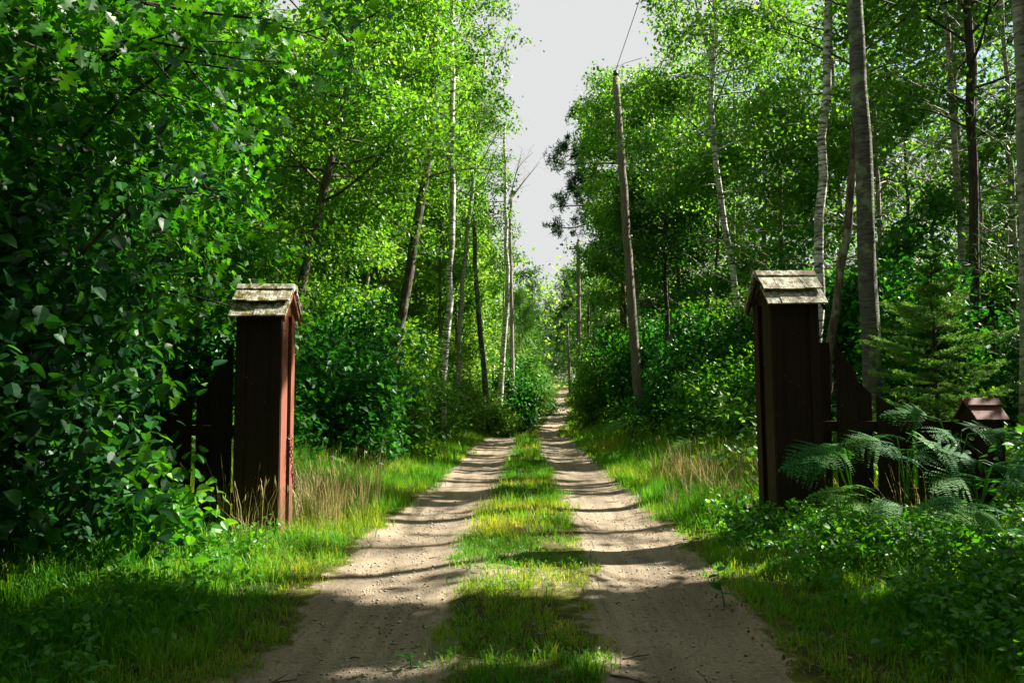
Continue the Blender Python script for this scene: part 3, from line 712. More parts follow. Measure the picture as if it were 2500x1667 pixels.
# --- left side, near to far
P = np.array([[-4.9, 6.9, 0.1], [-4.75, 6.9, 2.2], [-4.9, 7.0, 4.2], [-4.8, 7.0, 8.5]])
tree('oak_tree', 'oak with lobed bright leaves on level branches, upper left corner', 'tree', P, .13, .04, M['oak_leaf'], M['dark_bark'], 21, t0=.26, nl=50, Lmax=2.8, el=.15, droop=.12, sec=2.6, k=11, rad=.30, size=.135, tpl='oak', bias=(.9, -.1), bstr=.55, up=.55, ldroop=.15, flat=.5)
P = np.array([[-7.2, 10.5, 0.1], [-7.1, 10.5, 2.5], [-6.9, 10.4, 5], [-6.6, 10.3, 10]])
tree('oak_tree', 'darker oak behind the near oak at the left edge, high leafy crown', 'tree', P, .16, .05, M['oak_leaf'], M['dark_bark'], 22, t0=.2, nl=46, Lmax=3.2, el=.25, droop=.1, k=36, rad=.34, size=.13, tpl='kite', bias=(.8, -.2), bstr=.4, up=.6)
tree('oak_tree', 'crooked leaning oak with dark bare limbs, left of the mossy pillar roof line', 'tree', wp(tr['crook'][0], 14, 9.5), .105, .05, M['birch_leaf'], M['bark'], 23, t0=.40, nl=34, Lmax=2.7, el=.25, k=43, rad=.32, size=.095, sec=2.4)
tree('oak_tree', 'thick leaning trunk with pale flaky bark, left of the white birch', 'tree', wp(tr['oldlean'][0], 16, 11.5), .12, .06, M['birch_leaf'], M['bark'], 24, t0=.50, nl=34, Lmax=2.5, el=.35, k=43, rad=.32, size=.095)
tree('birch_tree', 'tallest white birch left of the sky gap, trunk kinked halfway', 'tree', wp(tr['whiteL'][0], 19, 15), .095, .05, M['birch_leaf'], M['birch'], 25, t0=.53, nl=44, Lmax=2.2, el=.35, droop=.45, k=43, rad=.30, size=.09, nseg=22, sec=2.6)
tree('birch_tree', 'slim pale birch just right of the tall white birch, leaning right', 'tree', wp(tr['slimL'][0], 24, 12), .085, .05, M['birch_leaf'], M['birch_grey'], 26, t0=.52, nl=30, Lmax=2.2, el=.4, k=42, rad=.32, size=.10)
tree('aspen_tree', 'slim dark grey trunk curving left, between two pale birches', 'tree', wp(tr['slimL2'][0], 28, 13), .12, .05, M['birch_leaf'], M['aspen'], 27, t0=.50, nl=30, Lmax=2.1, el=.4, k=42, rad=.32, size=.10)
fk = wp(tr['forkL'][0], 33, 13.0); e2 = at(1168*v, 640*v, 33)
tree('birch_tree', 'forked white birch nearest the track on the left', 'tree', fk, .14, .05, M['birch_leaf'], M['birch'], 28, t0=.60, nl=26, Lmax=2.2, el=.4, k=36, rad=.28, size=.10, bias=(-1, 0), bstr=.7,
     extra=[([e2, at(1182*v, 590*v, 33), at(1178*v, 540*v, 33), at(1195*v, 440*v, 33)], .08)])
dp = wp(VP((1172, 520), (1168, 470), (1180, 425)), 34, None)
dead('dead_tree', 'leafless dead birch top with bare branches against the sky', dp, .11, .05,
     [([at(1168*v, 470*v, 34), at(1185*v, 400*v, 34), at(1200*v, 340*v, 34)], .045), ([at(1172*v, 460*v, 34), at(1200*v, 420*v, 34), at(1240*v, 372*v, 34)], .045), ([at(1175*v, 440*v, 34), at(1190*v, 380*v, 34), at(1225*v, 350*v, 34)], .03)], M['dead'], 5)
# understorey and back trees on the left: crowns to the ground
G_L = 'leafy trees filling the wood left of the track'
LT = [(-6.2, 14.2, 7.5, 2.0, 'birch_leaf', 'small leafy tree behind the left pillar'), (-5.2, 18, 8.5, 2.1, 'birch_leaf', 'leafy tree behind the leaning trunk'), (-4.4, 22.5, 9, 2.0, 'light_leaf', 'pale leafy tree behind the tall white birch'),
      (-3.3, 27, 9.5, 2.0, 'birch_leaf', 'leafy tree filling the gap behind the slim birches'), (-2.3, 32, 9.5, 2.0, 'light_leaf', 'pale leafy tree behind the forked birch'), (-1.4, 38, 9.5, 2.2, 'birch_leaf', 'leafy tree beyond the dead birch top'), (-0.6, 46, 10, 2.4, 'birch_leaf', 'leafy tree at the foot of the sky gap, left side'),
      (-9.5, 14, 10, 2.6, 'broad_leaf', 'deep green tree far behind the left fence'), (-8.2, 18, 12, 2.8, 'light_leaf', 'pale tall tree behind the crooked oak'), (-7, 22, 13, 2.8, 'birch_leaf', 'tall bright tree above the crooked oak'), (-5.6, 26, 13.5, 2.6, 'birch_leaf', 'tall bright tree above the leaning trunk'), (-4.6, 31, 14, 2.6, 'light_leaf', 'tall pale tree behind the white birch crown')]
for i, (x, y, H, Lm, lm, lb) in enumerate(LT):
    tree('broadleaf_tree', lb, 'tree', gp(x, y, H, (rng.normal()*.3, 0)), .055+.004*H, .03, M[lm], M['birch_grey' if i % 2 else 'bark'], 100+i, G_L, t0=.14, nl=34, Lmax=Lm, el=.4, k=43, rad=.36, size=.085+.0014*y, prof=column_prof)
# --- right side
tree('aspen_tree', 'thick grey trunk with lichen, largest trunk right of the track', 'tree', wp(tr['bigR'][0], 10.5, 13), .128, .085, M['broad_leaf'], M['aspen'], 40, t0=.60, nl=26, Lmax=2.6, el=.5, k=70, rad=.34, size=.10, ks=16, nseg=20)
tree('birch_tree', 'birch with peeling white and black bark, left of the thickest trunk', 'tree', wp(tr['birchR'][0], 12.5, 13), .082, .055, M['birch_leaf'], M['birch'], 41, t0=.60, nl=26, Lmax=2.2, el=.45, k=70, rad=.32, size=.09, droop=.3, nseg=20)
tree('birch_tree', 'white birch leaning left with a forked top, right of the sky gap', 'tree', wp(tr['whiteR'][0], 17, 13.5), .078, .05, M['birch_leaf'], M['birch'], 42, t0=.42, nl=46, Lmax=2.6, el=.3, droop=.4, k=82, rad=.32, size=.09, nseg=20, sec=2.6,
     extra=[([at(1630*v, 200*v, 17), at(1645*v, 110*v, 17), at(1650*v, 40*v, 17)], .05), ([at(1636*v, 150*v, 17), at(1610*v, 60*v, 17), at(1590*v, -30*v, 17)], .05)])
tree('birch_tree', 'dark mottled trunk leaning right into the thickest trunk', 'tree', wp(tr['leanR'][0], 13, 10), .08, .05, M['broad_leaf'], M['bark'], 43, t0=.6, nl=20, Lmax=2.0, k=70, rad=.32, size=.10)
tree('spruce_tree', 'straight dark trunk rising to the top edge, far right', 'tree', wp(tr['darkR'][0], 13, 13), .085, .055, M['dark_leaf'], M['dark_bark'], 44, t0=.42, nl=40, Lmax=2.0, k=77, rad=.3, size=.09, prof=column_prof)
tree('birch_tree', 'slim pale trunk beside the straight dark trunk, far right', 'tree', wp(tr['paleR'][0], 14, 11), .075, .04, M['broad_leaf'], M['birch_grey'], 45, t0=.5, nl=22, Lmax=2.0, k=70, rad=.32, size=.10)
tree('aspen_tree', 'grey trunk cut by the right edge of the photo', 'tree', wp(VP((2362, 780), (2352, 300), (2342, 0)), 8.5, 12), .085, .05, M['dark_leaf'], M['birch_grey'], 46, t0=.55, nl=20, Lmax=1.8, k=64, rad=.3, size=.10)
tree('birch_tree', 'white birch standing right behind the nearest utility pole', 'tree', wp(tr['behind'][0], 27, 12.5), .10, .05, M['birch_leaf'], M['birch'], 47, t0=.36, nl=60, Lmax=3.0, el=.35, k=88, rad=.36, size=.11, sec=2.5)
tree('maple_tree', 'small dark green round-crowned tree right of the nearest pole', 'tree', wp(tr['forkR'][0], 22, 8.6), .085, .04, M['dark_leaf'], M['dark_bark'], 48, t0=.55, nl=34, Lmax=1.7, el=.4, k=75, rad=.34, size=.10, sec=2.6,
     extra=[([at(1528*v, 530*v, 22), at(1545*v, 490*v, 22), at(1560*v, 450*v, 22)], .04)])
G_R = 'leafy trees filling the wood right of the track'
RT = [(6.6, 19, 8.5, 2.0, 'birch_leaf', 'bright leafy tree behind the leaning white birch'), (8.0, 16.5, 8, 2.0, 'broad_leaf', 'green leafy tree behind the right pillar roof'), (5.4, 24.5, 8.5, 1.9, 'broad_leaf', 'leafy tree just right of the nearest pole foot'), (4.9, 33, 9, 1.9, 'broad_leaf', 'leafy tree behind the nearest pole, low down'),
      (5.0, 42, 10, 2.0, 'birch_leaf', 'leafy tree just right of the second pole'), (9.6, 14.5, 9, 2.1, 'birch_leaf', 'bright yellow-green tree right of the thickest trunk'), (11.5, 14, 9, 2.2, 'broad_leaf', 'green tree behind the slim pale trunk, far right'),
      (7.5, 26, 13, 2.8, 'birch_leaf', 'tall bright tree behind the leaning white birch crown'), (9.6, 22, 13, 3.0, 'birch_leaf', 'tall tree with bright crown left of the thickest trunk'), (11.5, 19, 13, 3.0, 'birch_leaf', 'tall tree with bright crown right of the thickest trunk'), (14, 18, 13, 3.0, 'broad_leaf', 'tall green tree at the far right'),
      (7.2, 34, 14, 2.8, 'birch_leaf', 'tall tree beyond the small dark tree')]
for i, (x, y, H, Lm, lm, lb) in enumerate(RT):
    tree('broadleaf_tree', lb, 'tree', gp(x, y, H, (rng.normal()*.3, 0)), .055+.004*H, .03, M[lm], M['birch_grey' if i % 2 else 'bark'], 140+i, G_R, t0=.14, nl=36, Lmax=Lm, el=.4, k=82, rad=.36, size=.085+.0014*y, prof=column_prof)
# shade trees standing beyond the right edge; they cast the foreground shade
G_S = 'trees beyond the right edge'
for i, (x, y, H) in enumerate([(6.5, 3.5, 10), (7.6, 6.3, 11), (5.6, .3, 10), (8.6, 1.5, 12), (6.6, -3, 11), (11, 4.5, 13), (9, 8.4, 11), (11.5, 8.8, 12)]):
    tree('broadleaf_tree', 'leafy tree standing beyond the right edge', 'tree', gp(x, y, H), .11, .04, M['broad_leaf'], M['bark'], 180+i, G_S, t0=.25, nl=30, Lmax=2.6, k=58, rad=.42, size=.17, keep=True)
#@@CONIFERS
# ---------------------------------------------------------------- conifers
def pine(name, label, P, r0, limbs, seed, nl=26, Lmax=2.4, t0=.45, k=60, size=.16, m='pine', group=None, droop=.1, el=.1, prof=cone_prof, rad=.12, spacing=.30, bark='pine_bark', nzones=None):
    global LEAFCOUNT
    rg = np.random.default_rng(seed); T = polyline(P, 16); rr = np.linspace(r0, r0*.3, 16); base = T[0].copy(); T[0, 2] -= .1
    root = empty(name, tuple(base), label, 'tree', group)
    tubes, A = grow(rg, T, rr, t0, nl, Lmax, prof, el, droop, 2.6, spacing)
    mb = MB(); mb.tube(T, rr, 10, jit=.1, seed=seed)
    ok = [q for q in tubes if not in_poly(*[np.atleast_1d(z) for z in proj(q[0][-1])[:2]], SKYP)[0]]
    for a, b, c in ok: mb.tube(a, b, c, cap=False)
    A = A[view_keep(A, rg)]
    if limbs:
        for pts in limbs:
            pts = polyline(pts, 9); mb.tube(pts, np.linspace(.05, .012, 9), 6, cap=False)
            t2_, A2 = grow(rg, pts, np.linspace(.05, .012, 9), .35, 9, .75, round_prof, .25, 0, 3.5, .2)
            for a, b, c in t2_: mb.tube(a, b*.6, 3, cap=False)
            A = np.vstack([A, A2+rg.normal(size=A2.shape)*np.array([.08, .08, .14]), pts[-2:]])
    mb.build('trunk', M[bark], root, smooth=True)
    # needle tufts: needles radiate from each anchor
    n = len(A); idx = np.repeat(np.arange(n), k); o = rg.normal(size=(len(idx), 3)); o[:, 2] += .5; o = unit_rows(o)
    Pt = A[idx]+rg.normal(size=(len(idx), 3))*rad*.5; kp = sun_keep(Pt, rg, .8); Pt, o, idx = Pt[kp], o[kp], idx[kp]
    ti = .6*rg.random(n)[idx]+.4*rg.random(len(idx)); tv, tq = TPL['needle']
    nn = unit_rows(rg.normal(size=Pt.shape)); s = unit_rows(np.cross(o, nn)); sz = (size*(.7+.5*rg.random(len(Pt))))[:, None, None]
    wsc = 3.4 if seed == 61 else 2.0
    V = Pt[:, None, :]+sz*(wsc*tv[None, :, 0:1]*s[:, None]+tv[None, :, 1:2]*o[:, None]); Q = (tq[None]+(np.arange(len(Pt))*4)[:, None, None]).reshape(-1, 4)
    mesh_np('crown', V.reshape(-1, 3), Q, M[m], root, np.repeat(ti, 4)); LEAFCOUNT += len(Pt)
    return root
b_ = wp([(1522, 820), (1520, 680)], 30, 12.0)
lim = []
for pts in [[(1500, 330), (1440, 350), (1380, 375), (1350, 380)], [(1505, 390), (1440, 395), (1385, 410), (1338, 402)], [(1510, 440), (1450, 430), (1400, 455)], [(1515, 540), (1450, 500), (1400, 505), (1345, 515)],
            [(1510, 520), (1450, 535), (1400, 565), (1340, 560)], [(1500, 280), (1450, 270), (1410, 290)], [(1510, 500), (1440, 470), (1390, 470)]]:
    q = np.array([at(a, b, 29.5) for a, b in pts]); q[:, 1] += np.linspace(.5, -.6, len(q)); lim.append(q)
SK_ = SKYP; SKYP_full = SKYP
pine('pine_tree', 'tall pine reaching needle tufts left over the track into the sky gap', b_, .17, lim, 61, nl=34, Lmax=2.2, t0=.42, k=70, size=.16, rad=.10, spacing=.36)
G_F = 'distant pines at the end of the track'
for i, (px, Y, H, lb) in enumerate([(1392, 78, 13.5, 'bluish far pine just left of the second pole'), (1440, 70, 12.5, 'far pine right of the second pole'), (1345, 88, 12, 'far pine closing the end of the track'), (1490, 60, 12, 'far pine behind the nearest pole'), (1300, 75, 12, 'far pine behind the feathery pines')]):
    x = (px-1250)/F*Y; pine('pine_tree', lb, gp(x, Y, H), .16, None, 65+i, nl=60, Lmax=3.0, t0=.12, k=39, size=.45, rad=.5, group=G_F, spacing=.5, m='pine' if i != 1 else 'spruce')
for i, (px, Y, H, Lm, lb) in enumerate([(1268, 42, 6.6, 1.7, 'feathery pale pine at the foot of the sky gap'), (1296, 49, 5.6, 1.5, 'lower feathery pine leaning over the far bend')]):
    x = (px-1250)/F*Y; pine('pine_tree', lb, gp(x, Y, H), .08, None, 75+i, nl=60, Lmax=Lm, t0=.06, k=43, size=.28, rad=.35, m='spruce', spacing=.3)
b_ = wp([(1560, 850), (1600, 700)], 34, 12)
pine('pine_tree', 'dark pine behind the small round tree', gp(6.3, 29, 12), .17, None, 79, nl=50, Lmax=2.3, t0=.25, k=49, size=.28, rad=.3)
pine('spruce_tree', 'dark dense spruce in the upper right corner', gp(7.6, 10.2, 9.5), .13, None, 80, nl=80, Lmax=1.6, t0=.14, k=46, size=.11, rad=.2, spacing=.2, m='pine', bark='dark_bark', el=-.1)
# young spruce by the fence: whorls of short needled twigs
def spruce(label, x, y, H, seed):
    global LEAFCOUNT
    rg = np.random.default_rng(seed); g = float(gz(x, y)); root = empty('young_spruce', (x, y, g), label, 'tree'); mb = MB()
    mb.tube([[x, y, g-.05], [x-.03, y, g+H*.5], [x-.05, y, g+H]], [.035, .02, .006], 8)
    segs = []
    nW = 17
    for wv in range(nW):
        t = wv/(nW-1); z = g+H*(.16+.80*t)+rg.normal()*.03; L_ = ((1-t)**.8*1.02+.12)*(.8+.4*rg.random())
        for j in range(6):
            az = j*1.047+rg.normal()*.15+wv*.5+rg.normal()*.2; d = np.array([math.cos(az), math.sin(az), .12+.5*t+rg.normal()*.12]); LL = L_*(.55+.65*rg.random())
            p = np.array([x-.05*(z-g)/H, y, z]); pts = [p]
            for s in range(5): d = unit(d+np.array([0, 0, .05])-np.array([0, 0, .10])*(s < 3)); pts.append(pts[-1]+d*LL/5)
            pts = np.array(pts); mb.tube(pts, np.linspace(.009, .003, 6), 4, cap=False); segs.append((pts[1], pts[-1]))
            for s in range(1, 5):
                for sd in (-1, 1):
                    for e_ in (0, .5):
                        q = pts[s]*(1-e_)+pts[s+1]*e_; fw = unit(pts[s+1]-pts[s]); sv = unit(np.cross(fw, [0, 0, 1]))*sd
                        L2 = LL*.38*(1-(s+e_)/5.6)+.05; q2 = q+unit(fw*.75+sv+np.array([0, 0, rg.normal()*.1]))*L2; segs.append((q, q2)); mb.tube([q, q2], [.004, .002], 3, cap=False)
    segs.append((np.array([x-.05, y, g+H*.92]), np.array([x-.05, y, g+H+.12])))
    mb.build('trunk', M['bark'], root)
    a = np.array([s[0] for s in segs]); b = np.array([s[1] for s in segs]); L_ = np.linalg.norm(b-a, axis=1); nn_ = np.maximum(10, (L_*420).astype(int)); idx = np.repeat(np.arange(len(a)), nn_)
    u = rg.random(len(idx))[:, None]; Pt = a[idx]*(1-u)+b[idx]*u; ax = unit_rows(b-a)[idx]; r_ = rg.normal(size=Pt.shape); r_ -= (r_*ax).sum(1)[:, None]*ax; o = unit_rows(unit_rows(r_)+ax*.75)
    tv, tq = TPL['needle']; s = unit_rows(np.cross(o, rg.normal(size=o.shape))); sz = .026*(.8+.4*rg.random(len(Pt)))[:, None, None]
    V = Pt[:, None]+sz*(3.2*tv[None, :, 0:1]*s[:, None]+tv[None, :, 1:2]*o[:, None]); Q = (tq[None]+(np.arange(len(Pt))*4)[:, None, None]).reshape(-1, 4)
    ti = np.clip(.35*rg.random(len(a))[idx]+.5*u[:, 0]+.25*rg.random(len(idx)), 0, 1)
    mesh_np('foliage', V.reshape(-1, 3), Q, M['spruce'], root, np.repeat(ti, 4)); LEAFCOUNT += len(Pt)
xs_ = float(at(2290, 900, 9.4)[0]); spruce('young spruce with pale green whorled branches behind the right fence', xs_, 9.4, 2.95, 90)
#@@SHRUBS
# ---------------------------------------------------------------- shrubs
G_B = 'leafy bushes lining the track'
SH = [(-4.9, 12.8, 1.25, 2.4, 'broad_leaf', 'dark bush right behind the left pillar'), (-3.4, 14.6, 1.25, 2.3, 'hazel_leaf', 'second bush back from the left pillar, dark large leaves'), (-2.75, 16.6, 1.1, 2.1, 'broad_leaf', 'bush below the leaning trunk'),
      (-2.5, 19.0, 1.05, 2.1, 'birch_leaf', 'bright bush below the tall white birch'), (-2.4, 22.0, 1.0, 2.0, 'broad_leaf', 'bush between the feet of the two pale birches'), (-2.2, 25.5, 1.1, 1.8, 'light_leaf', 'pale low bush left of the crest of the track'), (-1.6, 29, 1.1, 2.0, 'light_leaf', 'bush left of the hollow in the track'), (-.05, 34.5, 1.15, 2.3, 'hazel_leaf', 'dark bush at the narrow part of the track, left'),
      (.45, 41, 1.1, 2.3, 'broad_leaf', 'bush hiding the left rut of the far track'), (.7, 50, 1.0, 2.8, 'light_leaf', 'pale bush at the upper end of the visible track, left'), (-7.2, 12.0, 1.6, 2.8, 'dark_leaf', 'dark bush behind the left fence'), (-9, 11, 1.7, 3.2, 'dark_leaf', 'dark bush at the left edge behind the fence'), (-5.8, 15.2, 1.6, 3.2, 'broad_leaf', 'tall bush behind the mossy pillar'), (-4.6, 18.2, 1.4, 3.1, 'birch_leaf', 'tall bright bush behind the leaning trunk foot'),
      (-2.75, 12.7, .95, 1.7, 'hazel_leaf', 'dark bush nearest the left verge, right of the mossy pillar'), (-4.0, 11.4, 1.1, 2.0, 'hazel_leaf', 'dark bush just behind the tall dry grass by the left pillar'), (-2.35, 14.9, .85, 1.6, 'broad_leaf', 'bush at the edge of the left verge before the white birch'),
      (3.6, 28.5, 1.2, 2.5, 'broad_leaf', 'bush right of the crest of the track'), (4.3, 24, 1.3, 3.0, 'hazel_leaf', 'dark bush left of the nearest pole foot'), (5.0, 20.2, 1.45, 3.5, 'hazel_leaf', 'dark bush right of the nearest pole foot'), (5.9, 17.4, 1.6, 4.1, 'broad_leaf', 'large bush between the nearest pole and right pillar'), (4.6, 17.0, 1.0, 2.0, 'hazel_leaf', 'lower bush in front of the large right bush'),
      (4.3, 15.4, .9, 1.5, 'forb_leaf', 'low bright bush at the edge of the right verge'), (3.55, 18.6, .75, 1.3, 'hazel_leaf', 'low bush just in front of the nearest pole foot'), (8.6, 17.6, 1.9, 4.6, 'broad_leaf', 'tall bush seen left of the right pillar roof'), (10.2, 14.6, 1.8, 4.6, 'birch_leaf', 'tall bright bush seen right of the right pillar roof'), (-.9, 27, .9, .9, 'light_leaf', 'low pale ferny bush on the crest, left of the strip'),
      (6.6, 14.6, 1.5, 3.9, 'hazel_leaf', 'bush touching the left side of the right pillar'), (3.9, 34, 1.2, 2.6, 'birch_leaf', 'bush right of the hollow in the track'), (4.9, 40, 1.3, 2.6, 'birch_leaf', 'bush at the foot of the second pole'), (6.0, 50, 1.6, 2.8, 'broad_leaf', 'bush at the foot of the third pole'), (7.4, 21, 1.8, 4.2, 'broad_leaf', 'tall bush behind the large right bush'), (6.4, 26, 1.8, 4.2, 'birch_leaf', 'tall bright bush behind the nearest pole'),
      (6.2, 11.2, 1.0, 2.3, 'hazel_leaf', 'bush with broad leaves behind the swept right fence'), (8.8, 11.5, 1.4, 2.3, 'dark_leaf', 'dark bush behind the young spruce'), (7.9, 8.6, .75, 1.2, 'hazel_leaf', 'bush right of the low right post'), (10.5, 11.5, 1.5, 2.6, 'dark_leaf', 'dark bush at the right edge behind the spruce')]
for i, (x, y, r_, h, lm, lb) in enumerate(SH):
    near = y < 13
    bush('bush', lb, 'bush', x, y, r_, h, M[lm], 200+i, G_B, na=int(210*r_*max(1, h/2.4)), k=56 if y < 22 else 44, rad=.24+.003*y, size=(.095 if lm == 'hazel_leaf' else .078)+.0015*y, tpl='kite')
# near hazel shrubs with large toothed leaves, left foreground
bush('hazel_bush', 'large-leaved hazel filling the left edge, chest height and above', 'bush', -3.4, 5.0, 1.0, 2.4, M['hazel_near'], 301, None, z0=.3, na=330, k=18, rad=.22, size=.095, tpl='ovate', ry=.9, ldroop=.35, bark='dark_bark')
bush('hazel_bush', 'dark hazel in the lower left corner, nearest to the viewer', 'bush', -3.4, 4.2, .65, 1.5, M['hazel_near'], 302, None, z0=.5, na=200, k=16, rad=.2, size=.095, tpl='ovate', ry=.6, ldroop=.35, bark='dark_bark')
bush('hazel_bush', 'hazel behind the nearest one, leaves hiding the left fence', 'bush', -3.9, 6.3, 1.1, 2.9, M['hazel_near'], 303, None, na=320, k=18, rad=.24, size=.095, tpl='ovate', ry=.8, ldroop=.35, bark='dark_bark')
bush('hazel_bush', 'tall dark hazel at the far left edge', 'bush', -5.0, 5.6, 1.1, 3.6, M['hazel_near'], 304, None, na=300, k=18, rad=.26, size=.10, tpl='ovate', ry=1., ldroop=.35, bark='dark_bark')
bush('dogwood_bush', 'low bright bush with heart-shaped leaves in front of the left pillar foot', 'bush', -2.75, 6.1, .62, .95, M['forb_leaf'], 305, None, na=70, k=8, rad=.16, size=.095, tpl='ovate', ldroop=.3, keep=False)
# an arching branch of the hazel against the lit wood
def spray(name, label, pts, leafm, seed, size=.1, n=60):
    rg = np.random.default_rng(seed); P = polyline(pts, 12); base = P[0]; root = empty(name, tuple(base), label, 'branch'); mb = MB(); mb.tube(P, np.linspace(.012, .003, 12), 5, cap=False); A = []
    for i in range(4, 12):
        for s in (-1, 1):
            q = P[i]+np.array([rg.normal()*.06+.05, s*(.08+.1*rg.random()), rg.normal()*.06-.02]); mb.tube([P[i], q], .0022, 3, cap=False); A += [q, (q+P[i])/2]
    mb.build('stem', M['dark_bark'], root); A = np.array(A); idx = np.repeat(np.arange(len(A)), 3); Pt = A[idx]+rg.normal(size=(len(idx), 3))*.03
    V, Q, tt = leaves(Pt, size*(.7+.5*rg.random(len(Pt))), 'ovate', rg, .9, np.array([.5, 0, 0]), .35); mesh_np('foliage', V, Q, leafm, root, tt)
spray('hazel_branch', 'hazel branch arching right with hanging leaves against the bright trees', [at(200, 620, 4.6), at(330, 480, 4.4), at(450, 450, 4.2), at(600, 475, 4.1)], M['hazel_leaf'], 310, .085)
#@@STUFF
# ---------------------------------------------------------------- far wood (one mass)
def stuff_leaves(name, label, A, k, rad, size, leafm, seed, tpl='kite', keep=True, up=.7, cat=None, sk=True):
    global LEAFCOUNT
    rg = np.random.default_rng(seed)
    if keep: A = A[view_keep(A, rg)]
    Pt, ti, off = clumps(rg, A, k, rad, .7)
    if sk: kp = sun_keep(Pt, rg); Pt, ti, off = Pt[kp], ti[kp], off[kp]
    sz = np.broadcast_to(size, (len(A),))
    V, Q, tt = leaves(Pt, float(np.mean(sz))*(.7+.6*rg.random(len(Pt))), tpl, rg, up, off*.5, .3, ti); LEAFCOUNT += len(Pt)
    o = mesh_np(name, V, Q, leafm, None, tt); tag(o, label, cat or 'woodland', None, 'stuff'); return o
def wood(n, x0, x1, y0, y1, z0, z1, seed, thr=.5, sc=.5):
    rg = np.random.default_rng(seed); P = rg.random((n*4, 3))*np.array([x1-x0, y1-y0, z1-z0])+np.array([x0, y0, z0])
    nz_ = .5*fbm(P[:, 0]*sc+seed, P[:, 2]*sc+P[:, 1]*.21, 2)+.5*fbm(P[:, 1]*sc, P[:, 2]*sc*1.1+seed, 2); P = P[nz_ > thr][:n]
    P[:, 2] += gz(P[:, 0], P[:, 1]); return P
def edge(P, fn): return P[fn(P)]
A = wood(15000, -36, -4, 16, 62, .3, 24, 1); A = A[A[:, 0] < -3.5-np.clip((26-A[:, 1])*.35, -6, 4)-0*A[:, 2]]
stuff_leaves('woodland', 'mass of leafy woodland behind the left trees', A, 26, .8, .24, M['broad_leaf'], 401)
A = wood(17000, 6, 42, 17, 66, .3, 26, 2); A = A[A[:, 0] > 7.5+np.clip((24-A[:, 1])*.3, -3, 3)]
stuff_leaves('woodland', 'mass of leafy woodland behind the right trees', A, 26, .8, .24, M['broad_leaf'], 402)
A = wood(12000, -45, 60, 64, 120, .2, 13, 3, .42, .3)
stuff_leaves('woodland', 'far wood closing off the end of the track', A, 22, 1.2, .42, M['light_leaf'], 403)
A = wood(6000, -30, -4.0, 8, 17, .2, 11, 4); A = A[A[:, 0] < -7.0]
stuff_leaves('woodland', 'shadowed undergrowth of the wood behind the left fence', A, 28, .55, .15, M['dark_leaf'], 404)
A = wood(9000, 8.5, 34, 11, 20, .2, 12, 5, .46)
A = np.vstack([A, wood(9000, 11, 48, 22, 46, .2, 13, 9, .42)])
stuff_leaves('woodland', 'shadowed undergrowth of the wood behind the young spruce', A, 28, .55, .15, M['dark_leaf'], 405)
A = np.vstack([wood(9000, 22, 75, 44, 78, .2, 20, 10, .42), wood(5000, -75, -24, 40, 78, .2, 20, 12, .42)])
stuff_leaves('woodland', 'deeper wood seen between the trunks on both sides', A, 20, 1.2, .42, M['broad_leaf'], 407)
rgb = np.random.default_rng(77)
A = np.vstack([wood(5200, -30, 30, -26, -3.5, .2, 13, 6, .47, .35), wood(1600, -18, -5.5, -4, 8, .2, 9, 7, .45)])
A = A[~((np.abs(A[:, 0]) < 2.2) & (A[:, 1] > -14))]; A = np.vstack([A, wood(1500, -8, 7, -22, -3, 5.5, 13, 8, .50, .4)])  # unseen canopy over the track behind the viewer, added to dim sky light
stuff_leaves('woodland', 'woodland behind the viewer and beyond the left edge, with canopy added for shade', A, 18, 1.0, .45, M['dark_leaf'], 406, keep=True)
# slim trunks one can tell apart inside the wood
G_T = 'thin trunks standing inside the wood'
TT = [((785, 680), (790, 480), 20, .07, 'bark', 'thin dark trunk left of the leaning trunk'), ((842, 690), (856, 490), 21, .06, 'birch_grey', 'thin pale trunk nearest the leaning trunk, left side'), ((530, 650), (525, 480), 17, .06, 'birch_grey', 'thin grey trunk above the mossy pillar roof'), ((497, 620), (505, 470), 16, .05, 'birch', 'thin bent white trunk left of the mossy pillar roof'),
      ((640, 600), (645, 470), 24, .07, 'dark_bark', 'thin black trunk behind the crooked oak'), ((1010, 800), (1012, 700), 24, .06, 'bark', 'short pinkish trunk beside the tall white birch foot'), ((1350, 780), (1352, 700), 50, .12, 'dark_bark', 'dark trunk just right of the second pole'), ((1750, 640), (1755, 520), 22, .09, 'birch_grey', 'pale trunk in leaves above the right pillar roof, left'),
      ((2090, 640), (2085, 480), 20, .07, 'dark_bark', 'thin dark trunk above the young spruce top'), ((2255, 720), (2250, 560), 15, .04, 'birch_grey', 'thin pale dead stem right of the straight dark trunk'), ((1645, 680), (1650, 560), 25, .08, 'bark', 'brown trunk between the small dark tree and white birch')]
for i, (a, b, Y, r_, bk, lb) in enumerate(TT):
    tree('slender_tree', lb, 'tree', wp(VP(a, b), Y, 9+rng.random()*3), r_, r_*.45, M['birch_leaf'], M[bk], 420+i, G_T, t0=.5, nl=14, Lmax=1.7, k=30, rad=.34, size=.10+.001*Y)
    CLEAR.append((VP(a, b), 7, Y, .8))
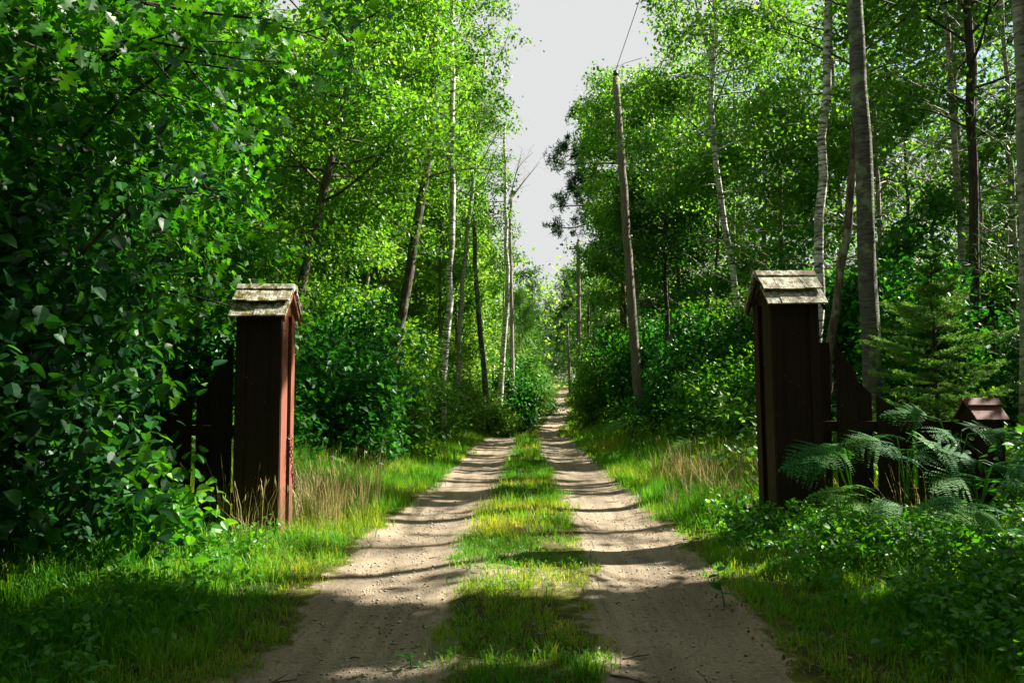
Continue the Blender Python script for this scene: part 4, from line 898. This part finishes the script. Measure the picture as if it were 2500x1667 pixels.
#@@FLOOR
# ---------------------------------------------------------------- ferns
def frond_mesh(rg, base, L_, az, lift, VV, QQ, TT_, n0, tint):
    """one bracken frond: stem, then a triangular blade of pinnae cut into narrow pinnules"""
    d = np.array([math.cos(az), math.sin(az), lift]); d = unit(d); P = [base]; ns = 10
    for i in range(ns): d = unit(d+np.array([0, 0, -.075])+rg.normal(size=3)*.02); P.append(P[-1]+d*L_/ns)
    P = np.array(P); pts = []; sz = []; dr = []; nrm = []
    npn = 10
    for j in range(npn):
        s = .25+.73*j/(npn-1); k_ = s*ns; a = min(int(k_), ns-1); q = P[a]*(1-k_+a)+P[a+1]*(k_-a); fw = unit(P[a+1]-P[a]); side = unit(np.cross(fw, [0, -.62, .80])); upv = np.cross(side, fw)
        lp_ = L_*.50*(1-(j/(npn-1)))**.9*(.85+.3*rg.random())+.02
        for sd in (-1, 1):
            pd = unit(side*sd+fw*(.35+.2*rg.random())-upv*(.05+.3*rg.random())); m_ = max(4, int(lp_/.017))
            for u in range(m_):
                uu = (u+.5+.3*rg.normal()*.5)/m_; uu = min(max(uu, .02), .99); qq = q+pd*lp_*uu-upv*lp_*.18*uu*uu; pl = min(lp_*.22, L_*.034)*(.8+.4*rg.random())*(1-uu**1.5)+.006
                for s2 in (-1, 1):
                    pv = unit(np.cross(upv, pd))*s2; pts.append(qq); sz.append(pl); dr.append(unit(pv+pd*.35)); nrm.append(upv)
    pts = np.array(pts); sz = np.array(sz)[:, None, None]; dr = np.array(dr); nrm = np.array(nrm)+rg.normal(size=(len(pts), 3))*.08; sv = unit_rows(np.cross(dr, nrm))
    wfix = np.array([[-.1, 0], [.1, 0], [.03, 1], [-.03, 1]]); 
    wd = np.minimum(.0165, sz*.8)/np.maximum(sz, 1e-4)
    V = pts[:, None]+sz*(wfix[None, :, 0:1]*(wd/.1*.55)*sv[:, None]*1.0+wfix[None, :, 1:2]*dr[:, None])
    Q = (np.array([[0, 1, 2, 3]])[None]+(np.arange(len(pts))*4)[:, None, None]).reshape(-1, 4)
    mb = MB(); mb.tube(P, np.linspace(.0045, .0012, ns+1), 4, cap=False)
    return V.reshape(-1, 3), Q, mb, len(pts)
def fern(label, x, y, zs, n, L_, seed, az0=None, spread=6.28, lift=.8, tint=(0, .6), group='bracken ferns before the right fence'):
    rg = np.random.default_rng(seed); g = float(gz(x, y)); root = empty('fern', (x, y, g), label, 'fern', group); st = MB()
    for i in range(n):
        az = (az0 if az0 is not None else 0)+(i/n-.5 if n > 1 else 0)*spread+rg.normal()*.2; h = zs*(.75+.4*rg.random())
        top = np.array([x+math.cos(az)*.1, y+math.sin(az)*.1, g+h]); st.tube(polyline([[x, y, g-.02], [x, y, g+h*.6], top], 6), np.linspace(.006, .004, 6), 5)
        V, Q, mb, m_ = frond_mesh(rg, top, L_*(.8+.4*rg.random()), az, lift*(.1+.45*rg.random()), None, None, None, 0, 0)
        tb = tint[0]+(tint[1]-tint[0])*rg.random(); mb.add(V, Q); tv = np.concatenate([np.full(mb.n-len(V), .4), np.repeat(np.clip(tb+.25*(rg.random(m_)-.5), 0, 1), 4)])
        mb.build('frond', M['fern'], root, tint=tv)
    st.build('stem', M['fern'], root, tint=np.full(st.n, .8))
def gpos(px, py, Y): q = at(px, py, Y); return q
FN = [(2080, 1130, 6.5, .62, 4, .62, 'large fern reaching left in front of the swept fence', math.pi*.95, 3.4), (2210, 1120, 6.5, .66, 5, .66, 'broad blue-green fern before the middle of the swept fence', math.pi*.5, 6.3), (2330, 1060, 6.7, .85, 4, .55, 'tallest upright fern just left of the low right post', math.pi*.6, 5), (2390, 1150, 6.3, .55, 5, .60, 'fern spreading in front of the low right post', 0, 5.5),
      (2130, 1240, 6.0, .38, 5, .48, 'yellow-green fern low beside the right pillar foot', math.pi, 5), (2250, 1270, 5.7, .35, 5, .5, 'low fern below the broad blue-green fern', 0, 6.3), (2440, 1270, 5.3, .40, 5, .55, 'blue-green fern at the right edge', math.pi, 6.3), (1800, 1060, 10.5, .45, 4, .6, 'sunlit fern left of the right pillar', math.pi, 6.3), (1725, 1080, 12, .4, 4, .6, 'small fern in the verge farther left of the right pillar', math.pi, 6.3), (1540, 1040, 17.5, .55, 4, .75, 'pale fern at the foot of the nearest pole', math.pi, 5)]
FN = [(a, b, c, d*(1.15 if c < 7 else 1.1), e+2, f*.80, g_, h_, k_) for a, b, c, d, e, f, g_, h_, k_ in FN]
for i, (px, py, Y, zs, n, L_, lb, az, sp) in enumerate(FN):
    q = gpos(px, py, Y); fern(lb, float(q[0]), Y, zs, n, L_, 500+i, az, sp, tint=(.55, 1) if i in (4, 5, 7, 8, 9) else (.15, .7))

# ---------------------------------------------------------------- grass
def blades(P, h, wd, rg, lean=.45, two=True, tint=None, tipw=.15, ldir=None):
    n = len(P); az = rg.random(n)*2*math.pi if ldir is None else ldir+rg.normal(size=n)*.6; f = np.stack([np.cos(az), np.sin(az), 0*az], 1); a2 = az+math.pi/2+rg.normal(size=n)*.5; s = np.stack([np.cos(a2), np.sin(a2), 0*az], 1)
    b = np.abs(rg.normal(size=n))*lean+.12; f = f*(b*h)[:, None]; wd = np.broadcast_to(wd, (n,)); up = np.stack([0*h, 0*h, h], 1)
    w_ = (s*wd[:, None])*.5
    if two:
        m1 = P+f*.30+up*.58; tp = P+f+up*(1-.30*np.minimum(b, 1.4))[:, None]
        V = np.stack([P-w_, P+w_, m1+w_*.85, m1-w_*.85, tp+w_*tipw, tp-w_*tipw], 1); q = np.array([[0, 1, 2, 3], [3, 2, 4, 5]]); k = 6
    else:
        tp = P+f*.8+up; V = np.stack([P-w_, P+w_, tp+w_*tipw, tp-w_*tipw], 1); q = np.array([[0, 1, 2, 3]]); k = 4
    Q = (q[None]+(np.arange(n)*k)[:, None, None]).reshape(-1, 4)
    return V.reshape(-1, 3), Q, np.repeat(np.clip(tint, 0, 1), k)
def scatter(rg, n, x0, x1, y0, y1):
    x = x0+(x1-x0)*rg.random(n); y = y0+(y1-y0)*rg.random(n); return x, y
def grass_density(x, y):
    dl = np.abs(x-rutL(y)); dr = np.abs(x-rutR(y)); d = np.minimum(dl, dr); cx = (rutL(y)+rutR(y))/2; off = np.abs(x-cx)
    e = .30*(fbm(x*2.5, y*2)-.5)+.20*(fbm(x*8, y*8)-.5)
    D = np.clip((d-RW-.02+e)/.16, 0, 1)
    nz_ = fbm(x*2.6+5, y*2.6, 3)
    mid = off < np.abs(rutR(y)-rutL(y))/2
    md = np.interp(y+.5*(fbm(x*2, y*0+3)-.5), [0, 3.2, 4.1, 4.6, 5.2, 6.0, 6.8, 8], [1, 1, .9, .68, .52, .55, .75, 1])
    md2 = np.clip((nz_-(1-md)*.85)*3.0+md*.35-.02, .02, 1); md2 = md2*np.clip(1.25-off/.62*np.interp(y, [4.1, 4.7, 6.2], [0, 1, 0])+(nz_-.5)*1.5, 0, 1)
    D = D*np.where(mid, md2, 1)
    outer = (~mid) & (off < 1.9) & (y < 8)
    D = D*np.where(outer, np.clip((off-1.15)/.6+(nz_-.5)*2.0, .04, 1), 1)
    return D
def grass_patch(name, label, n, x0, x1, y0, y1, hfun, wd, seed, two, dens=grass_density, lean=.45, m='grass', tintf=None):
    rg = np.random.default_rng(seed); nt_ = n//14; tx, ty = scatter(rg, nt_, x0, x1, y0, y1)
    px, py, dep = proj(np.stack([tx, ty, 0*tx], 1)); kp = (rg.random(nt_) < dens(tx, ty)) & (px > -250) & (px < 2750)
    tx, ty = tx[kp], ty[kp]; nb = np.maximum(2, (14*(.3+1.4*rg.random(len(tx)))).astype(int)); idx = np.repeat(np.arange(len(tx)), nb); n = len(idx)
    tr_ = .022+.03*rg.random(len(tx)); th_ = .55+.9*rg.random(len(tx))**1.5; tc_ = rg.random(len(tx)); ox, oy = rg.normal(size=n)*tr_[idx], rg.normal(size=n)*tr_[idx]
    x, y = tx[idx]+ox, ty[idx]+oy; kp = np.minimum(np.abs(x-rutL(y)), np.abs(x-rutR(y))) > RW-.07; x, y, ox, oy, idx = x[kp], y[kp], ox[kp], oy[kp], idx[kp]; n = len(x)
    P = np.stack([x, y, gz(x, y)-.005], 1)
    nz_ = fbm(x*1.4+9, y*1.4, 3); h = hfun(x, y)*(.5+.6*rg.random(n))*(.6+.8*nz_)*th_[idx]
    tn = fbm(x*.9, y*.9+20, 2); ld = np.arctan2(oy, ox)
    ti = .25*rg.random(n)+.25*tc_[idx]+1.1*(tn-.5)+.27+(.35*(rg.random(n) < .12)) if tintf is None else tintf(x, y, rg)
    V, Q, tt = blades(P, h, wd*(.7+.6*rg.random(n)), rg, lean, two, ti, .15, ld)
    o = mesh_np(name, V, Q, M[m], None, tt); tag(o, label, 'grass', None, 'stuff'); return o
def hv(x, y):
    cx = (rutL(y)+rutR(y))/2; off = np.abs(x-cx); return np.where(off < .8, .075+.003*np.clip(y-6, 0, 12), np.clip(.09+.16*(off-1.3), .07, .38)*(.75+.7*fbm(x*1.1, y*1.1+11, 2))*np.where(y < 7.6, np.where(x > 1.7, .48, .62), 1))
grass_patch('grass', 'short green grass of the near foreground between and beside the ruts', 150000, -4.2, 4.4, 2.9, 7.2, hv, .0050, 601, True)
grass_patch('grass', 'grass strip and verges through the gate opening', 150000, -4.5, 5.2, 7.2, 14, hv, .007, 602, False)
grass_patch('grass', 'grass strip and verges from the gate to the crest', 90000, -4.2, 5.0, 14, 29, lambda x, y: hv(x, y)*1.15, .013, 603, False)
grass_patch('grass', 'grass on the rising far part of the track', 40000, -3, 9, 29, 80, lambda x, y: hv(x, y)*1.4+.03, .03, 604, False)
def tall_density(cx, cy, rx, ry):
    return lambda x, y: np.clip(1.3-np.hypot((x-cx)/rx, (y-cy)/ry), 0, 1)*(np.minimum(np.abs(x-rutL(y)), np.abs(x-rutR(y))) > RW+.12)
for i, (cx_, cy_, rx_, ry_, n, hh, lb) in enumerate([(-1.93, 8.1, .42, 1.0, 2600, .62, 'tall straw-coloured grass right of the left pillar'), (LX-.05, 6.75, .45, .28, 420, .55, 'dry stalks standing in front of the left pillar'), (2.65, 9.9, .75, 2.2, 5200, .5, 'tall yellow dry grass along the right verge'), (2.95, 7.4, .35, .8, 500, .45, 'dry stalks left of the right pillar foot'), (-1.6, 6.4, .8, .7, 500, .22, 'yellowed grass between the left pillar and the rut'), (3.5, 6.4, .5, .4, 120, .5, 'thin stalks in front of the right pillar')]):
    grass_patch('dry_grass', lb, n, cx_-rx_*1.3, cx_+rx_*1.3, cy_-ry_*1.3, cy_+ry_*1.3, lambda x, y, hh=hh: hh+0*x, .0045 if cy_ < 9 else .0065, 620+i, True, tall_density(cx_, cy_, rx_, ry_), .22, 'dry', lambda x, y, rg: rg.random(len(x)))
def seedheads(seed, cx_, cy_, rx_, ry_, n, h):
    rg = np.random.default_rng(seed); x = cx_+rg.normal(size=n)*rx_*.6; y = cy_+rg.normal(size=n)*ry_*.6; P = np.stack([x, y, gz(x, y)], 1); mb = MB()
    for p in P:
        hh = h*(.7+.5*rg.random()); l_ = rg.normal(size=2)*.08; t_ = p+np.array([l_[0], l_[1], hh]); m_ = (p+t_)/2+np.array([-l_[0]*.25, 0, 0]); mb.tube([p, m_, t_], [.0014, .0012, .001], 3, cap=False)
        mb.tube([t_-(t_-m_)*.18, t_-(t_-m_)*.05, t_+unit(t_-m_)*.02], [.001, .0042, .0008], 4, cap=False)
    o = mb.build('seed_heads', M['dry'], None, tint=np.repeat(.6, mb.n)); tag(o, 'seed heads on dry stalks round the left pillar' if cx_ < 0 else 'seed heads on dry stalks along the right verge', 'grass', None, 'stuff')
seedheads(640, LX-.02, 6.8, .42, .25, 60, .5); seedheads(641, -1.8, 7.6, .35, .8, 70, .62); seedheads(642, 2.7, 9.5, .8, 2.0, 130, .58)

# ---------------------------------------------------------------- low leafy plants
def forbs(name, label, n, x0, x1, y0, y1, zmax, size, seed, dens, k=9, tpl='ovate', m='forb_leaf', rad=.05, cat='plants', tpat=1.):
    rg = np.random.default_rng(seed); x, y = scatter(rg, n, x0, x1, y0, y1); px, py, dep = proj(np.stack([x, y, 0*x], 1)); kp = (rg.random(n) < dens(x, y)) & (px > -300) & (px < 2800)
    x, y = x[kp], y[kp]; z = gz(x, y)+.03+zmax*(rg.random(len(x))**1.3)*(.5+vnoise(x*1.7, y*1.7)); A = np.stack([x, y, z], 1)
    Pt, ti, off = clumps(rg, A, k, rad, .5); kp = Pt[:, 2] > gz(Pt[:, 0], Pt[:, 1])+.01; Pt, ti, off = Pt[kp], ti[kp], off[kp]
    V, Q, tt = leaves(Pt, size*(.6+.8*rg.random(len(Pt))), tpl, rg, 1.3, off, .1, ti); o = mesh_np(name, V, Q, M[m], None, tt); tag(o, label, cat, None, 'stuff'); global LEAFCOUNT; LEAFCOUNT += len(Pt)
sideR = lambda x, y: np.clip((x-1.75-.1*(y < 5))/.9, 0, 1)*(fbm(x*1.6, y*1.6, 2) > .36)
sideL = lambda x, y: np.clip((-x-1.7)/1.2, 0, 1)*(fbm(x*1.6+40, y*1.6, 2) > .40)
forbs('undergrowth', 'low leafy plants covering the ground at lower right', 11000, 1.7, 6.5, 3.2, 7.8, .26, .042, 701, sideR, 8)
forbs('undergrowth', 'low leafy plants in the grass at lower left', 5000, -5.5, -1.6, 3.2, 6.8, .16, .042, 702, sideL, 7)
forbs('undergrowth', 'small leafy weeds in the middle of the near track', 260, -.45, .6, 3.2, 7.0, .03, .030, 703, lambda x, y: .15+.8*(fbm(x*3, y*3) > .5), 8, 'lance', rad=.035)
forbs('undergrowth', 'leafy ground cover below the bushes on the right', 9000, 2.6, 11, 8, 26, .95, .095, 704, lambda x, y: np.clip((x-2.7)/.8, 0, 1)*.8, 8, 'kite', rad=.14, m='broad_leaf')
forbs('undergrowth', 'leafy ground cover below the bushes on the left', 8000, -11, -1.6, 8.5, 28, .85, .09, 705, lambda x, y: np.clip((-x-np.interp(y, [8, 13, 23, 28], [3.2, 3.0, 1.6, 1.2]))/.8, 0, 1)*.8, 8, 'kite', rad=.14, m='broad_leaf')
forbs('undergrowth', 'tall leafy plants around the low right post and ferns', 700, 3.9, 7.5, 6.0, 9.0, .75, .07, 706, lambda x, y: 0*x+.7, 9, 'ovate', rad=.12)
# single foreground plants
def plant(name, label, x, y, h, n, size, seed, m='hazel_leaf', tpl='ovate'):
    rg = np.random.default_rng(seed); g = float(gz(x, y)); root = empty(name, (x, y, g), label, 'plant'); mb = MB(); top = np.array([x+rg.normal()*.05, y, g+h]); mb.tube([[x, y, g-.01], [(x+top[0])/2, y, g+h*.5], top], [.004, .003, .002], 5); mb.build('stem', M['forb_leaf'], root, tint=np.full(mb.n, .6))
    t = np.linspace(.35, 1, n); Pt = np.array([x, y, g])[None]+(top-np.array([x, y, g]))[None]*t[:, None]; az = np.arange(n)*2.4; out_ = np.stack([np.cos(az), np.sin(az), 0*az+.3], 1)*2.2
    V, Q, tt = leaves(Pt, size*(1.2-.4*t), tpl, rg, 1.8, out_, .1); mesh_np('foliage', V, Q, M[m], root, tt)
for i, (px, Y, h, n, s, lb) in enumerate([(1760, 4.9, .22, 6, .09, 'small plant with three pale leaves in the right verge'), (2400, 4.7, .40, 9, .13, 'dark broad-leaved seedling near the right edge'), (400, 5.3, .34, 9, .07, 'slim upright plant in the lit grass at lower left'), (1010, 3.9, .07, 7, .09, 'flat rosette of dark leaves beside the left rut'), (2235, 7.7, 1.62, 10, .14, 'tall seedling with bright pointed leaves above the fence dip')]):
    plant('leafy_plant', lb, (px-1250)/F*Y, Y, h, n, s, 720+i, tpl='lance' if i == 3 else 'ovate')
for i, (px, py, Y, lb) in enumerate([(1303, 1558, 4.2, 'small purple clover head in the near grass, upper one'), (1317, 1594, 4.05, 'small purple clover head in the near grass, lower one')]):
    q = at(px, py, Y); g = float(gz(q[0], Y)); root = empty('clover_flower', (float(q[0]), Y, g), lb, 'flower'); mb = MB(); mb.tube([[q[0], Y, g], [q[0], Y, g+.08]], .0012, 4); mb.build('stem', M['forb_leaf'], root, tint=np.full(mb.n, .5))
    mb = MB(); z_ = np.linspace(0, .02, 5); mb.tube(np.stack([0*z_+q[0], 0*z_+Y, g+.078+z_], 1), [.003, .009, .011, .008, .002], 8, jit=.4); mb.build('petals', M['flower'], root)

# ---------------------------------------------------------------- gravel, litter, sticks
rg = np.random.default_rng(800)
def pebbles(n, label, rutf, y0, y1, sd, smin, smax, spread=.33):
    rg = np.random.default_rng(sd); y = y0+(y1-y0)*rg.random(n)**1.3; x = rutf(y)+rg.normal(size=n)*spread*.6; s = smin+(smax-smin)*rg.random(n)**4
    ic = np.array([[1, 0, 0], [-1, 0, 0], [0, 1, 0], [0, -1, 0], [0, 0, 1], [0, 0, -1], ], float); T = np.array([[0, 2, 4], [2, 1, 4], [1, 3, 4], [3, 0, 4], [2, 0, 5], [1, 2, 5], [3, 1, 5], [0, 3, 5]])
    V = ic[None]*(s[:, None, None]*(np.array([1, .8, .5])[None, None]*(.7+.6*rg.random((n, 1, 3)))))*(.85+.3*rg.random((n, 6, 1))); a = rg.random(n)*6.28; c, s_ = np.cos(a), np.sin(a)
    X = V[..., 0]*c[:, None]-V[..., 1]*s_[:, None]; Y_ = V[..., 0]*s_[:, None]+V[..., 1]*c[:, None]; V = np.stack([X+x[:, None], Y_+y[:, None], V[..., 2]+(gz(x, y)+.007+s*.12)[:, None]], -1)
    o = mesh_np('gravel', V.reshape(-1, 3), None, M['stone'], None, None, True, (T[None]+(np.arange(n)*6)[:, None, None]).reshape(-1, 3)); tag(o, label, 'gravel', None, 'stuff')
pebbles(2600, 'pebbles and grit scattered in the left rut', rutL, 3.2, 9, 801, .0022, .016)
pebbles(2600, 'pebbles and grit scattered in the right rut', rutR, 3.2, 9, 802, .0022, .014)
n = 1500; y = 3.2+7*rg.random(n)**1.4; sgn = np.where(rg.random(n) < .62, 1, -1); x = sgn*(1.25+np.abs(rg.normal(size=n))*.45); x[:300] = rg.random(300)*2.4-1.2
Pt = np.stack([x, y, gz(x, y)+.012+.01*rg.random(n)], 1)
V, Q, tt = leaves(Pt, .014+.022*rg.random(n), 'kite', rg, 3.0, None, 0); o = mesh_np('leaf_litter', V, Q, M['litter'], None, tt); tag(o, 'brown fallen leaf bits along the rut edges', 'litter', None, 'stuff')
for i, (px, py, ln, az, lb) in enumerate([(1545, 1585, .16, .4, 'forked stick at the grass edge beside the right rut'), (1530, 1640, .20, -.6, 'curved stick below the forked stick'), (875, 1575, .05, .1, 'short dark twig lying in the left rut'), (1505, 1462, .035, .5, 'tiny twig in the right rut'), (690, 1640, .18, .5, 'crooked twig at the left rut edge, bottom'), (1065, 1352, .10, .15, 'thin twig at the grass edge of the left rut'), (1840, 1655, .2, .1, 'long dark twig at the bottom right of the rut')]):
    Y = 1.35*F/(py-952.)*1.0; x = (px-1250)/F*Y; z = float(gz(x, Y))+.012; rg2 = np.random.default_rng(900+i); d = np.array([math.cos(az), math.sin(az), 0]); o_ = np.array([x, Y, z])
    P = [o_-d*ln/2, o_-d*ln*.15+np.array([0, .012, .006]), o_+d*ln*.2+np.array([0, -.008, .008]), o_+d*ln/2+np.array([0, .01, .0])]; mb = MB(); mb.tube(polyline(P, 8), np.linspace(.006, .003, 8)*(1 if ln > .1 else .8), 6, jit=.3, seed=i)
    if i in (0, 4): mb.tube([P[1], P[1]+np.array([ln*.3, ln*.45, .01])], [.004, .002], 5)
    tag(mb.build('stick', M['stick'], smooth=True), lb, 'stick', 'twigs lying on the track')
print('LEAVES', LEAFCOUNT)
